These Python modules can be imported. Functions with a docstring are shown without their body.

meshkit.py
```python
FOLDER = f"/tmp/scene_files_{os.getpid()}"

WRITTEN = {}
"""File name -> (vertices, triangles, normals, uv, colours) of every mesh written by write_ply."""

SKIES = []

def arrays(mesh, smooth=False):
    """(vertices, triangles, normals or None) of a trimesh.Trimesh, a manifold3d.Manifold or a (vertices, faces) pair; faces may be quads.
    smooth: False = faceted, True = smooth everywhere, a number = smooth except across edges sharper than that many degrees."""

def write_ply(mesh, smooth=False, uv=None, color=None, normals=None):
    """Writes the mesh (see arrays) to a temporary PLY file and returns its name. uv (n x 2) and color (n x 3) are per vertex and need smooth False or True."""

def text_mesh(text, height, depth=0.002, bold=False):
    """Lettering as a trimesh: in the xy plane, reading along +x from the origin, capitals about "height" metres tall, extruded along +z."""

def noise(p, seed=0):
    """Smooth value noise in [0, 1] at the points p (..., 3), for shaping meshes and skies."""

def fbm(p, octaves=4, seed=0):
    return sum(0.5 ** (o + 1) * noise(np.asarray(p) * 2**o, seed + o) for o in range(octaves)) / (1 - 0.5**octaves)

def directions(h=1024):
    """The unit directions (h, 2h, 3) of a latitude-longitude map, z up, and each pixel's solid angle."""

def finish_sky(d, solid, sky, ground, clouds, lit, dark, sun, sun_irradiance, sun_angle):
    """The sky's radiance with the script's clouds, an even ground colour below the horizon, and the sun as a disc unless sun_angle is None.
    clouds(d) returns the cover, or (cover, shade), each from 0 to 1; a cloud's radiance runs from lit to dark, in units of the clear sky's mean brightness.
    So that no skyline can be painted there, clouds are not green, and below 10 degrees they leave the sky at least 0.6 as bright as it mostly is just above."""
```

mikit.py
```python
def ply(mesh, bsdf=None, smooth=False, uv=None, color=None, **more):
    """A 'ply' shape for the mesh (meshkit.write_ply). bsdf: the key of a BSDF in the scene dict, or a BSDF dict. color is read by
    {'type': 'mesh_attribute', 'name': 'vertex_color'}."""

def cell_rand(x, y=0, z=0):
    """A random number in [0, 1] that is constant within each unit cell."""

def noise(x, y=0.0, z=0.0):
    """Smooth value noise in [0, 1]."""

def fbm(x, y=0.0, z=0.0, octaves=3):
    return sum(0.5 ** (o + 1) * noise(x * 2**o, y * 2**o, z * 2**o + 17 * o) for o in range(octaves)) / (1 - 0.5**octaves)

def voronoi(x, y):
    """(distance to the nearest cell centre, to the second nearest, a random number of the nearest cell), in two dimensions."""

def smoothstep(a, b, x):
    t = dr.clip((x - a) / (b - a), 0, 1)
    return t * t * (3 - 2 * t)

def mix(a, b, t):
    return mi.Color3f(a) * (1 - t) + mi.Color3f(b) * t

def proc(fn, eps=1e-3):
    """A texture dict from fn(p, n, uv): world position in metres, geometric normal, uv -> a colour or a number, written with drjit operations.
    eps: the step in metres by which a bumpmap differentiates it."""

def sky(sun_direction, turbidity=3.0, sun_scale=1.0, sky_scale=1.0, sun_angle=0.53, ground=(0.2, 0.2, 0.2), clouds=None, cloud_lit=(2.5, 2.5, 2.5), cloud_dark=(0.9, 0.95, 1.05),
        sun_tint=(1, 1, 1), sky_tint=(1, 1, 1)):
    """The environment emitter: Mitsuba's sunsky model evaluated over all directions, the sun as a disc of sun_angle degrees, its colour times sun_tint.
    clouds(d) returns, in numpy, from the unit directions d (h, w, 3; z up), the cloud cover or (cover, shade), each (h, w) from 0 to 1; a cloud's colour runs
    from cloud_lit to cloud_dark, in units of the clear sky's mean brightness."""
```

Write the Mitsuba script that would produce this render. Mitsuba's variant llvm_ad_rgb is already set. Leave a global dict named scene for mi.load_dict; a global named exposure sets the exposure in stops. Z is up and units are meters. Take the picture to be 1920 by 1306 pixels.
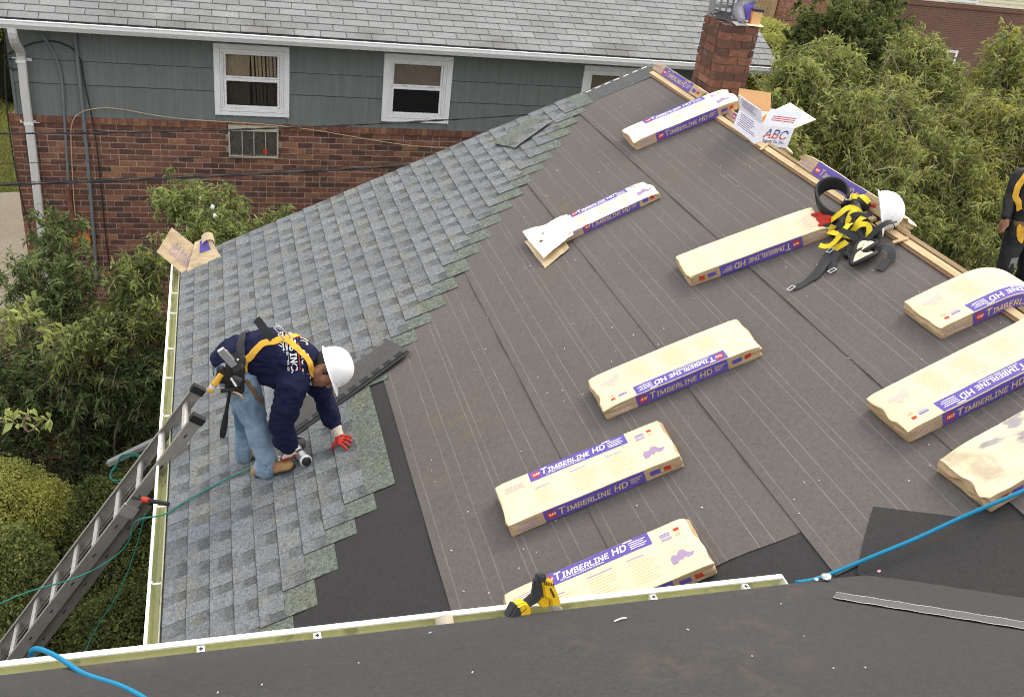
import math, random
import numpy as np, trimesh, drjit as dr, mitsuba as mi, manifold3d as m3
import mikit, meshkit
from mikit import proc, noise, fbm, cell_rand, smoothstep, mix
from scipy.spatial import cKDTree

# ------------------------------------------------------------------ camera, sky, exposure
random.seed(5)
rng = np.random.default_rng(11)
T = mi.ScalarTransform4f
EYE = np.array([0.3795, 0.0, 4.2559])
FWD = np.array([0.28843, 0.82745, -0.48180])
UPV = np.array([0.02956, 0.49525, 0.86825])
scene, labels = {}, {}
scene['camera'] = {'type': 'perspective', 'fov': 56.466, 'fov_axis': 'x', 'near_clip': 0.05, 'far_clip': 900.0,
                   'to_world': T().look_at(origin=EYE.tolist(), target=(EYE + FWD).tolist(), up=UPV.tolist())}
scene['sky'] = mikit.sky((0.55, 0.35, 0.78), turbidity=4, sun_scale=0.30, sun_angle=22, clouds=lambda d: 1.0,
                         cloud_lit=(2.4, 2.4, 2.42), cloud_dark=(1.0, 1.0, 1.05))
exposure = 2.6

# ------------------------------------------------------------------ helpers
AL = 0.4441
CA, SA, TA = math.cos(AL), math.sin(AL), math.tan(AL)
RIDGE = 5.14                      # slope length of the main roof
RAKE = 9.20
E = 0.146                         # shingle exposure
GZ = -2.9                         # ground level
ROOF = np.array([[CA, 0, SA], [0, 1, 0], [-SA, 0, CA]])          # rows: up-slope, along the eave, normal
RX, RZ = RIDGE * CA, RIDGE * SA
BACK = np.array([[CA, 0, -SA], [0, 1, 0], [SA, 0, CA]])          # the slope beyond the ridge
NEAR = np.array([[1, 0, 0], [0, -CA, SA], [0, SA, CA]])          # wing roof: along eave, up-slope, normal
NEAR0 = np.array([0, 2.6, 1.495])


def RP(p):
    return np.asarray(p, float) @ ROOF


def BP(p):
    return np.asarray(p, float) @ BACK + np.array([RX, 0, RZ])


def NP(p):
    return np.asarray(p, float) @ NEAR + NEAR0


def free(key):
    n, k = 0, key
    while k in used:
        n += 1
        k = f'{key}_{n:03d}'
    used.add(k)
    return k


used = set()


def lab(key, label=None, cat=None, group=None, kind=None):
    d = {a: b for a, b in (('label', label), ('category', cat), ('group', group), ('kind', kind)) if b}
    if d:
        labels[key] = d
    return key


def thing(name, label=None, cat=None, group=None, kind=None):
    return lab(free(name), label, cat, group, kind)


def put(name, mesh, bsdf, parent=None, smooth=False, uv=None, label=None, cat=None, group=None, kind=None, **kw):
    key = free(f'{parent}__{name}' if parent else name)
    if isinstance(mesh, G):
        mesh, uv = mesh.mesh(), (np.vstack(mesh.t) if uv is None else uv)
    scene[key] = mikit.ply(mesh, bsdf, smooth, uv, **kw)
    return lab(key, label, cat, group, kind)


class G:
    """Collects vertices and triangles, with a (tone, second) pair per vertex kept as uv."""

    def __init__(s):
        s.v, s.f, s.t, s.n = [], [], [], 0

    def add(s, v, f, t=(0.5, 0.0)):
        v, f = np.asarray(v, float), np.asarray(f, int)
        if f.shape[1] == 4:
            f = np.vstack([f[:, [0, 1, 2]], f[:, [0, 2, 3]]])
        s.v.append(v)
        s.f.append(f + s.n)
        s.t.append(np.broadcast_to(np.asarray(t, float), (len(v), 2)).copy())
        s.n += len(v)
        return s

    def box(s, lo, hi, t=(0.5, 0.0), fr=None):
        v = np.array([[x, y, z] for x in (lo[0], hi[0]) for y in (lo[1], hi[1]) for z in (lo[2], hi[2])], float)
        f = [[0, 1, 3, 2], [4, 6, 7, 5], [0, 4, 5, 1], [2, 3, 7, 6], [0, 2, 6, 4], [1, 5, 7, 3]]
        return s.add(fr(v) if fr else v, f, t)

    def quad(s, a, b, c, d, t=(0.5, 0.0)):
        return s.add([a, b, c, d], [[0, 1, 2, 3]], t)

    def tube(s, pts, r, sides=8, t=(0.5, 0.0), caps=True):
        p = np.asarray(pts, float)
        d = np.gradient(p, axis=0)
        d /= np.linalg.norm(d, axis=1, keepdims=True) + 1e-12
        a = np.cross(d, np.where(np.abs(d[:, 2:]) < 0.9, [0, 0, 1.0], [1.0, 0, 0]))
        a /= np.linalg.norm(a, axis=1, keepdims=True) + 1e-12
        for i in range(1, len(p)):                       # carry the frame along
            w = a[i - 1] - d[i] * (a[i - 1] @ d[i])
            if np.linalg.norm(w) > 1e-6:
                a[i] = w / np.linalg.norm(w)
        b = np.cross(d, a)
        g = np.arange(sides) * 2 * np.pi / sides
        rr = np.broadcast_to(r, (len(p),))[:, None, None]
        v = p[:, None] + rr * (np.cos(g)[None, :, None] * a[:, None] + np.sin(g)[None, :, None] * b[:, None])
        i, j = np.meshgrid(np.arange(len(p) - 1), np.arange(sides), indexing='ij')
        q = np.stack([i * sides + j, i * sides + (j + 1) % sides, (i + 1) * sides + (j + 1) % sides, (i + 1) * sides + j], -1).reshape(-1, 4)
        v = v.reshape(-1, 3)
        f = np.vstack([q[:, [0, 1, 2]], q[:, [0, 2, 3]]])
        if caps:
            k = len(v)
            v = np.vstack([v, p[:1], p[-1:]])
            m = np.arange(sides)
            o = (len(p) - 1) * sides
            f = np.vstack([f, np.stack([(m + 1) % sides, m, m * 0 + k], 1), np.stack([o + m, o + (m + 1) % sides, m * 0 + k + 1], 1)])
        return s.add(v, f, t)

    def grid(s, P, t=(0.5, 0.0), flip=False):
        """P: (n, m, 3) points."""
        n, m = P.shape[:2]
        i, j = np.meshgrid(np.arange(n - 1), np.arange(m - 1), indexing='ij')
        q = np.stack([i * m + j, (i + 1) * m + j, (i + 1) * m + j + 1, i * m + j + 1], -1).reshape(-1, 4)
        if flip:
            q = q[:, ::-1]
        tt = np.asarray(t, float)
        return s.add(P.reshape(-1, 3), q, tt.reshape(-1, 2) if tt.ndim == 3 else tt)

    def prism(s, poly, z0, z1, fr=None, t=(0.5, 0.0)):
        """Extrudes a polygon given in two coordinates between two heights."""
        from shapely.geometry import Polygon
        m = trimesh.creation.extrude_polygon(Polygon(poly), z1 - z0, engine='earcut')
        v = np.array(m.vertices) + [0, 0, z0]
        return s.add(fr(v) if fr else v, m.faces, t)

    def mesh(s):
        return trimesh.Trimesh(np.vstack(s.v), np.vstack(s.f), process=False)


def rot(axis, ang):
    return trimesh.transformations.rotation_matrix(ang, axis)[:3, :3]


def frame(x, up):
    """Rows: x, y, z with z close to up."""
    x = np.asarray(x, float) / np.linalg.norm(x)
    y = np.cross(up, x)
    y /= np.linalg.norm(y)
    return np.stack([x, y, np.cross(x, y)])


def smooth_path(pts, n=60):
    from scipy.interpolate import CubicSpline
    p = np.asarray(pts, float)
    d = np.concatenate([[0], np.cumsum(np.linalg.norm(np.diff(p, axis=0), axis=1))])
    return CubicSpline(d, p)(np.linspace(0, d[-1], n))


def ball(p, r, seg=20):
    return m3.Manifold.sphere(r, seg).translate(tuple(float(x) for x in p))


def hull(*balls):
    return m3.Manifold.batch_hull([ball(p, r) for p, r in balls])


def union(ms):
    out = ms[0]
    for m in ms[1:]:
        out = out + m
    return out


def soft(man, edge=0.02, it=12):
    """Refines a manifold and smooths it into one continuous skin."""
    m = man.refine_to_length(edge).to_mesh()
    t = trimesh.Trimesh(m.vert_properties[:, :3], m.tri_verts, process=True)
    return trimesh.smoothing.filter_taubin(t, lamb=0.5, nu=0.5, iterations=it) if it else t


def folds(t, amp, freq, seed=0, stretch=(1, 1, 1), power=2.0):
    """Sharp-crested creases where cloth bunches."""
    n = t.vertex_normals.copy()
    v = np.array(t.vertices)
    w = v + 0.05 * (meshkit.fbm(v * 6, 2, seed + 5)[:, None] - 0.5)
    k = (1 - np.abs(2 * meshkit.noise(w * freq * np.asarray(stretch) + 11.3, seed) - 1)) ** power
    m = meshkit.noise(v * 5 + 3.1, seed + 1)
    return trimesh.Trimesh(v + n * (amp * (k - 0.35) * (0.3 + m))[:, None], t.faces, process=False)


def ruffle(t, amp, freq, seed=0, stretch=(1, 1, 1)):
    """Folds: pushes vertices along their normals by noise."""
    n = t.vertex_normals.copy()
    v = np.array(t.vertices)
    k = meshkit.fbm(v * freq * np.asarray(stretch) + 31.7, 3, seed) - 0.5
    return trimesh.Trimesh(v + n * (2 * amp * k)[:, None], t.faces, process=False)


# ------------------------------------------------------------------ materials
def mat(name, color, rough=0.8, spec=0.3, two=True, **kw):
    c = color if isinstance(color, dict) else {'type': 'rgb', 'value': list(color)}
    b = {'type': 'principled', 'base_color': c, 'roughness': rough, 'specular': spec, **kw}
    scene[name] = {'type': 'twosided', 'inner': b} if two else b
    return name


def felt_color(p, n, uv):
    # uv.x: metres above the lower edge of the sheet; uv.y: 0 brown-grey sheet, 1 black sheet without print
    line = mi.Float(0)
    for o in (0.052, 0.216, 0.291, 0.442, 0.482, 0.655, 0.730):
        line = dr.maximum(line, 1 - smoothstep(0.0015, 0.0042, dr.abs(uv.x - o + 0.004 * (noise(p.y * 3, o * 50) - 0.5))))
    line = line * (0.35 + 0.65 * noise(p.x * 9, p.y * 9, 3.0)) * (1 - uv.y)
    grain = 0.80 + 0.26 * noise(p.x * 150, p.y * 150, p.z * 150) + 0.14 * noise(p.x * 60, p.y * 60, p.z * 60)
    big = 0.86 + 0.28 * fbm(p.x * 1.3, p.y * 1.3, 0.7)
    stain = smoothstep(0.58, 0.80, fbm(p.x * 2.2 + 9, p.y * 2.2, 2.0, 4)) * smoothstep(0.40, 0.75, fbm(p.x * 19, p.y * 19, 1.0, 4)) * (1 - uv.y)
    base = mix((0.112, 0.102, 0.098), (0.051, 0.051, 0.0525), smoothstep(0.0, 0.6, uv.y))
    base = mix(base, (0.038, 0.038, 0.0395), smoothstep(0.62, 1.0, uv.y))
    c = mix(base * (grain * big), (0.15, 0.115, 0.075), 0.5 * stain)
    return mix(c, (0.30, 0.285, 0.27), 0.42 * line)


mat('m_felt', proc(felt_color), 0.85, 0.25)


def shingle_color(p, n, uv):
    # uv.x: tone of the granules, uv.y: 1 on the greenish upper band that the next course will cover
    g = noise(p.x * 170, p.y * 170, p.z * 170)
    g2 = noise(p.x * 75, p.y * 75, p.z * 75)
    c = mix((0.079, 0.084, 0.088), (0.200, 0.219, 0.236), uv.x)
    gr = mix((0.098, 0.118, 0.102), (0.142, 0.164, 0.144), g2)
    c = mix(c, gr, uv.y)
    warm = smoothstep(0.55, 0.8, noise(p.x * 11, p.y * 11, p.z * 11))
    c = c * mix((1, 1, 1), (1.06, 1.0, 0.90), warm)
    return c * (0.36 + 0.80 * g + 0.52 * g2)


mat('m_shingle', proc(shingle_color), 0.9, 0.2)


def old_shingle_color(p, n, uv):
    g = noise(p.x * 90, p.y * 90, p.z * 90)
    c = mix((0.175, 0.185, 0.188), (0.275, 0.290, 0.298), uv.x)
    dirt = smoothstep(0.35, 0.75, fbm(p.x * 1.7, p.y * 1.7, p.z * 3, 4)) * uv.y
    return mix(c, (0.125, 0.122, 0.108), 0.75 * dirt) * (0.78 + 0.40 * g)


mat('m_old_shingle', proc(old_shingle_color), 0.9, 0.2)


def brick_color(p, n, uv):
    a = mix((0.094, 0.054, 0.047), (0.190, 0.088, 0.062), smoothstep(0.0, 0.5, uv.x))
    a = mix(a, (0.285, 0.145, 0.085), smoothstep(0.62, 1.0, uv.x))
    k = noise(p.x * 38, p.y * 38, p.z * 38)
    k2 = fbm(p.x * 9, p.y * 9, p.z * 9)
    return a * (0.62 + 0.5 * k + 0.32 * k2) + mi.Color3f(0.05, 0.042, 0.038) * smoothstep(0.62, 0.85, k2)


mat('m_brick', proc(brick_color), 0.9, 0.15)
mat('m_mortar', proc(lambda p, n, uv: mix((0.33, 0.26, 0.21), (0.48, 0.39, 0.315), fbm(p.x * 14, p.y * 14, p.z * 14)) * (0.8 + 0.4 * noise(p.x * 60, p.y * 60, p.z * 60))), 0.95, 0.1)
mat('m_yellow_mortar', proc(lambda p, n, uv: mix((0.13, 0.095, 0.055), (0.26, 0.19, 0.105), fbm(p.x * 17, p.y * 17, p.z * 17))), 0.95, 0.1)


def siding_color(p, n, uv):
    streak = noise(p.x * 95 + uv.x * 40, p.z * 3.0, uv.x * 9)
    s2 = noise(p.x * 34 + uv.x * 70, p.z * 1.2, 5.0)
    c = mix((0.132, 0.151, 0.146), (0.184, 0.207, 0.200), 0.55 * streak + 0.45 * s2)
    return c * (0.97 + 0.06 * uv.x)


mat('m_siding', proc(siding_color), 0.7, 0.3)


def kraft_color(p, n, uv):
    k = fbm(p.x * 7, p.y * 7, p.z * 7, 4)
    f = noise(p.x * 60, p.y * 60, p.z * 60)
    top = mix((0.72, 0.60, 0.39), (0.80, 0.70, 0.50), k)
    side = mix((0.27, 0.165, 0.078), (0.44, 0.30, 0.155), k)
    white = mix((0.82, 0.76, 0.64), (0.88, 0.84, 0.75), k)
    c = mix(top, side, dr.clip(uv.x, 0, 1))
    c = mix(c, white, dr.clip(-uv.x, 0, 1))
    dirt = smoothstep(0.5, 0.72, fbm(p.x * 9 + 3, p.y * 9, p.z * 9, 4)) * uv.y
    smear = smoothstep(0.54, 0.66, fbm(p.x * 6 + 7, p.y * 15, p.z * 6, 4)) * uv.y
    c = mix(c, (0.10, 0.13, 0.27), 0.65 * smear)
    return mix(c, (0.20, 0.17, 0.13), 0.45 * dirt) * (0.94 + 0.12 * f)


mat('m_kraft', proc(kraft_color), 0.7, 0.3)


def cloth_color(p, n, uv):
    # uv.x picks the garment: 0 navy, 1 denim; uv.y wear
    f = noise(p.x * 230, p.y * 230, p.z * 230)
    k = fbm(p.x * 12, p.y * 12, p.z * 12, 3)
    navy = mix((0.0095, 0.0115, 0.036), (0.0165, 0.020, 0.054), k)
    den = mix((0.075, 0.128, 0.205), (0.235, 0.33, 0.44), smoothstep(0.30, 0.68, fbm(p.x * 7, p.y * 7, p.z * 3.4, 4)))
    den = mix(den, (0.16, 0.155, 0.14), 0.4 * smoothstep(0.56, 0.75, fbm(p.x * 10 + 5, p.y * 10, p.z * 10, 4)) * uv.y)
    return mix(navy, den, uv.x) * (0.8 + 0.4 * f)


mat('m_cloth', proc(cloth_color), 0.9, 0.1, sheen=0.3)


def leather_color(p, n, uv):
    k = fbm(p.x * 25, p.y * 25, p.z * 25, 3)
    return mix(mix((0.30, 0.165, 0.062), (0.43, 0.26, 0.115), k), mix((0.012, 0.011, 0.010), (0.035, 0.031, 0.028), k), uv.x)


mat('m_leather', proc(leather_color), 0.6, 0.4)


def glove_color(p, n, uv):
    f = noise(p.x * 160, p.y * 160, p.z * 160)
    return mix((0.68, 0.60, 0.50), (0.42, 0.032, 0.022), smoothstep(0.35, 0.65, uv.x)) * (0.85 + 0.3 * f)


mat('m_glove', proc(glove_color), 0.7, 0.3)


def skin_color(p, n, uv):
    k = fbm(p.x * 40, p.y * 40, p.z * 40, 3)
    return mix(mix((0.24, 0.105, 0.062), (0.33, 0.155, 0.095), k), (0.012, 0.010, 0.009), uv.x)


mat('m_skin', proc(skin_color), 0.5, 0.4)


def wood_color(p, n, uv):
    g = noise(p.y * 3 + uv.x * 30, p.x * 60, p.z * 60)
    k = fbm(p.x * 5, p.y * 5, p.z * 5)
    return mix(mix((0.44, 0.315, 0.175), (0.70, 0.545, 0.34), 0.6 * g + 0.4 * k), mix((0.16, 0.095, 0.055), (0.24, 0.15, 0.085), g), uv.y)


mat('m_wood', proc(wood_color), 0.75, 0.2)


def ground_color(p, n, uv):
    k = fbm(p.x * 0.9, p.y * 0.9, 0.0, 4)
    f = noise(p.x * 26, p.y * 26, 0.0)
    grass = mix((0.085, 0.105, 0.022), (0.15, 0.15, 0.045), k)
    soil = mix((0.022, 0.017, 0.012), (0.05, 0.036, 0.024), f)
    bed = (1 - smoothstep(13.0, 13.6, p.y + 0.6 * noise(p.x, p.y))) * (1 - smoothstep(3.0, 3.6, p.x))
    return mix(grass, soil, bed) * (0.6 + 0.7 * f)


mat('m_ground', proc(ground_color), 0.95, 0.1)
mat('m_concrete', proc(lambda p, n, uv: mix((0.37, 0.315, 0.23), (0.50, 0.44, 0.34), fbm(p.x * 1.2, p.y * 1.2, 0.0, 4)) * (0.88 + 0.24 * noise(p.x * 40, p.y * 40))), 0.9, 0.2)


def far_brick_color(p, n, uv):
    # a house forty metres off: its bricks are two pixels high
    along = p.x + p.y
    row = p.z / 0.0677
    r = dr.floor(row)
    b = along / 0.2135 + 0.5 * (r - 2 * dr.floor(r / 2))
    t = cell_rand(b, r, 3.0)
    joint = dr.maximum(smoothstep(0.72, 0.90, row - r), 0.6 * smoothstep(0.92, 0.98, b - dr.floor(b)))
    c = mix((0.17, 0.075, 0.055), (0.33, 0.165, 0.11), t)
    c = mix(c, (0.145, 0.078, 0.066), uv.x)
    return mix(c, (0.33, 0.25, 0.21), 0.5 * joint) * (0.8 + 0.4 * fbm(along * 0.6, p.z * 0.6))


mat('m_far_brick', proc(far_brick_color), 0.9, 0.1)


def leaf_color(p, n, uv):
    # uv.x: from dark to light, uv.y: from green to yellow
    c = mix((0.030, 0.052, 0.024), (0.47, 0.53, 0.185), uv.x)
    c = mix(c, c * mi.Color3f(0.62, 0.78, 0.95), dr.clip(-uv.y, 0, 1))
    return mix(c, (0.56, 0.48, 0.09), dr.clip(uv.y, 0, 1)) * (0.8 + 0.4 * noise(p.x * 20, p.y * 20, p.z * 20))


scene['m_leaf'] = {'type': 'principledthin', 'base_color': proc(leaf_color), 'roughness': 0.5, 'diff_trans': 0.8, 'eta': 1.4}
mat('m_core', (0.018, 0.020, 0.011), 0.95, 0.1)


def bark_color(p, n, uv):
    k = fbm(p.x * 20, p.y * 20, p.z * 8, 3)
    return mix(mix((0.045, 0.034, 0.024), (0.115, 0.09, 0.062), k), mix((0.22, 0.18, 0.12), (0.33, 0.28, 0.2), k), uv.x)


mat('m_bark', proc(bark_color), 0.9, 0.1)


def metal_color(p, n, uv):
    k = fbm(p.x * 9, p.y * 9, p.z * 9, 4)
    return mix(mix((0.165, 0.150, 0.130), (0.25, 0.23, 0.205), k), mix((0.55, 0.54, 0.51), (0.68, 0.67, 0.65), k), uv.x)


mat('m_ladder', proc(metal_color), 0.45, 0.5, metallic=0.35)


def gutter_color(p, n, uv):
    k = fbm(p.x * 12, p.y * 5, p.z * 12, 4)
    alg = mix((0.45, 0.47, 0.24), (0.60, 0.60, 0.38), k)
    alg = mix(alg, (0.13, 0.13, 0.07), smoothstep(0.58, 0.75, k) * 0.6)
    return mix((0.82, 0.83, 0.84), alg, uv.x) * (0.95 + 0.1 * k)


mat('m_gutter', proc(gutter_color), 0.45, 0.4)
mat('m_white', (0.80, 0.81, 0.82), 0.45, 0.4)
mat('m_dim_white', (0.60, 0.60, 0.58), 0.5, 0.4)
mat('m_hat', (0.86, 0.87, 0.88), 0.3, 0.5)
mat('m_black', (0.014, 0.014, 0.015), 0.6, 0.4)
mat('m_charcoal', (0.045, 0.047, 0.052), 0.75, 0.2)
mat('m_grey', (0.22, 0.225, 0.225), 0.6, 0.4)
mat('m_steel', (0.55, 0.55, 0.56), 0.35, 0.5, metallic=0.6)
mat('m_yellow', (0.80, 0.62, 0.03), 0.65, 0.3)
mat('m_gold', (0.72, 0.40, 0.045), 0.7, 0.3)
mat('m_tool_yellow', (0.78, 0.50, 0.015), 0.4, 0.5)
mat('m_orange', (0.72, 0.22, 0.04), 0.6, 0.3)
mat('m_red', (0.52, 0.045, 0.025), 0.6, 0.3)
mat('m_purple', (0.115, 0.085, 0.36), 0.6, 0.3)
mat('m_ink', (0.36, 0.27, 0.42), 0.8, 0.1)
mat('m_pale_ink', (0.62, 0.50, 0.44), 0.8, 0.1)
mat('m_print', (0.84, 0.83, 0.80), 0.7, 0.2)
mat('m_tan_print', (0.62, 0.46, 0.28), 0.7, 0.2)
mat('m_card', (0.62, 0.38, 0.19), 0.8, 0.2)
mat('m_card_white', (0.80, 0.82, 0.90), 0.6, 0.3)
mat('m_card_cream', (0.86, 0.80, 0.58), 0.8, 0.2)
mat('m_blue', (0.03, 0.07, 0.24), 0.6, 0.3)
mat('m_rope', (0.010, 0.215, 0.40), 0.6, 0.3)
mat('m_teal', (0.018, 0.20, 0.155), 0.5, 0.4)
mat('m_brass', (0.55, 0.36, 0.09), 0.35, 0.5, metallic=0.6)
mat('m_beige', (0.47, 0.43, 0.345), 0.6, 0.3)
mat('m_cream_siding', (0.66, 0.62, 0.48), 0.7, 0.3)
mat('m_curtain', (0.30, 0.235, 0.165), 0.9, 0.1)
mat('m_blind', (0.21, 0.165, 0.125), 0.85, 0.1)
mat('m_room', (0.02, 0.018, 0.017), 0.9, 0.1)
mat('m_cable', (0.035, 0.033, 0.036), 0.6, 0.3)
mat('m_conduit', (0.17, 0.19, 0.20), 0.6, 0.3)
mat('m_foil', (0.78, 0.78, 0.80), 0.25, 0.5, metallic=0.7)
mat('m_pink', (0.78, 0.42, 0.48), 0.5, 0.4)
mat('m_tape', (0.105, 0.107, 0.111), 0.4, 0.5)
mat('m_grey_cloth', (0.24, 0.245, 0.27), 0.85, 0.1)
scene['m_glass'] = {'type': 'thindielectric', 'int_ior': 1.5}
scene['m_screen'] = {'type': 'mask', 'opacity': 0.62, 'inner': {'type': 'twosided', 'inner': {'type': 'diffuse', 'reflectance': {'type': 'rgb', 'value': [0.02, 0.02, 0.02]}}}}

# ------------------------------------------------------------------ the setting
put('ground', G().quad([-260, -120, GZ], [260, -120, GZ], [260, 320, GZ], [-260, 320, GZ]), 'm_ground', label='lawn and bare planting soil around the houses', kind='structure')
g = G()
g.prism([(-9, 13.2), (-2.24, 13.2), (-2.24, 18.7), (-9, 17.6)], GZ - 0.1, GZ + 0.05)
put('concrete_path', g, 'm_concrete', label='pale concrete drive beside the brick house', kind='structure')

# ------------------------------------------------------------------ the house that is being re-roofed
house = thing('house', 'house under re-roofing, dark felt roof partly covered with new grey shingles', 'house')
g = G()
for lo, hi in (((0.35, 1.0, GZ), (0.47, 9.0, -0.06)), ((0.47, 8.88, GZ), (8.8, 9.0, -0.06)), ((8.8, 1.0, GZ), (8.92, 9.0, -0.06)),
               ((-1.4, 2.2, GZ), (0.35, 2.3, 1.35)), ((-1.5, -3, GZ), (-1.4, 2.3, 1.35))):
    g.box(lo, hi)
g.prism([(0.4, -0.06), (8.85, -0.06), (4.64, 1.95)], 8.9, 8.99, fr=lambda v: v[:, [0, 2, 1]])
put('wall', g, 'm_siding', house)
g = G()
g.box((-0.02, 0.4, -0.035), (5.075, RAKE, -0.001), fr=RP)
g.box((0.075, -0.5, -0.035), (4.9, RAKE, -0.001), fr=BP)
put('roof_deck', g, 'm_wood', house)
put('fascia', G().box((-0.004, 2.3, -0.20), (0.012, 9.2, -0.022)), 'm_white', house)
put('back_slope_felt', G().box((0.11, -0.5, 0.001), (4.92, RAKE, 0.004), (0.35, 0.7), fr=BP), 'm_felt', house)
g = G()
for v0 in np.arange(1.2, 9.0, 1.0):
    g.box((0.075, v0, 0.005), (0.24, v0 + 0.992, 0.009), (0.45, 0), fr=BP)
put('starter_course', g, 'm_shingle', house)

# felt sheets, each lapping over the one below
laps = [-0.02, 0.745, 1.61, 2.475, 3.34, 4.205]
for i, u0 in enumerate(laps):
    u1 = min(u0 + 0.915, 5.06)
    v0 = [1.6, 1.6, 1.6, 3.01, 2.69, 1.2][i]
    nu, nv = 12, 60
    uu, vv = np.meshgrid(np.linspace(u0, u1, nu), np.linspace(v0, RAKE, nv), indexing='ij')
    if i == 5:
        vv = 1.35 + (vv - 1.2) * (RAKE - 1.35) / (RAKE - 1.2)
    if i == 3:
        vv = vv + 0.012 * np.sin(uu * 9) * (vv < 3.1)
    tilt = 0.0072 - 0.0060 * (uu - u0) / 0.915
    ww = tilt + 0.0075 * meshkit.fbm(np.stack([uu * 2.3, vv * 1.6, uu * 0 + i * 7], -1), 3) * np.sin(np.pi * np.clip((uu - u0) / 0.915, 0, 1))
    if i:
        ww += 0.0045 * (meshkit.noise(np.stack([vv * 5, vv * 0, vv * 0 + i], -1)) > 0.62) * (uu < u0 + 0.05)
    P3 = RP(np.stack([uu, vv, ww + 0.002], -1).reshape(-1, 3)).reshape(nu, nv, 3)
    tt = np.stack([uu - u0, np.full_like(uu, [1, 1, 0, 0, 0, 0][i])], -1)
    g = G().grid(P3, tt)
    e = np.stack([P3[0], P3[0] - np.array(ROOF[2]) * 0.006], 0)
    g.grid(e, (0.9, 1.0))
    put('underlayment_sheet', g, 'm_felt', house)
put('underlayment_base', G().quad(*RP([(2.3, 1.2, 0.0018), (5.0, 1.2, 0.0018), (5.0, 3.6, 0.0018), (2.3, 3.6, 0.0018)]), (0.9, 1.0)), 'm_felt', house)


# felt along the valley between the two roofs
def on_main(x, y, w):
    return RP([x / CA, y, w])


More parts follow.
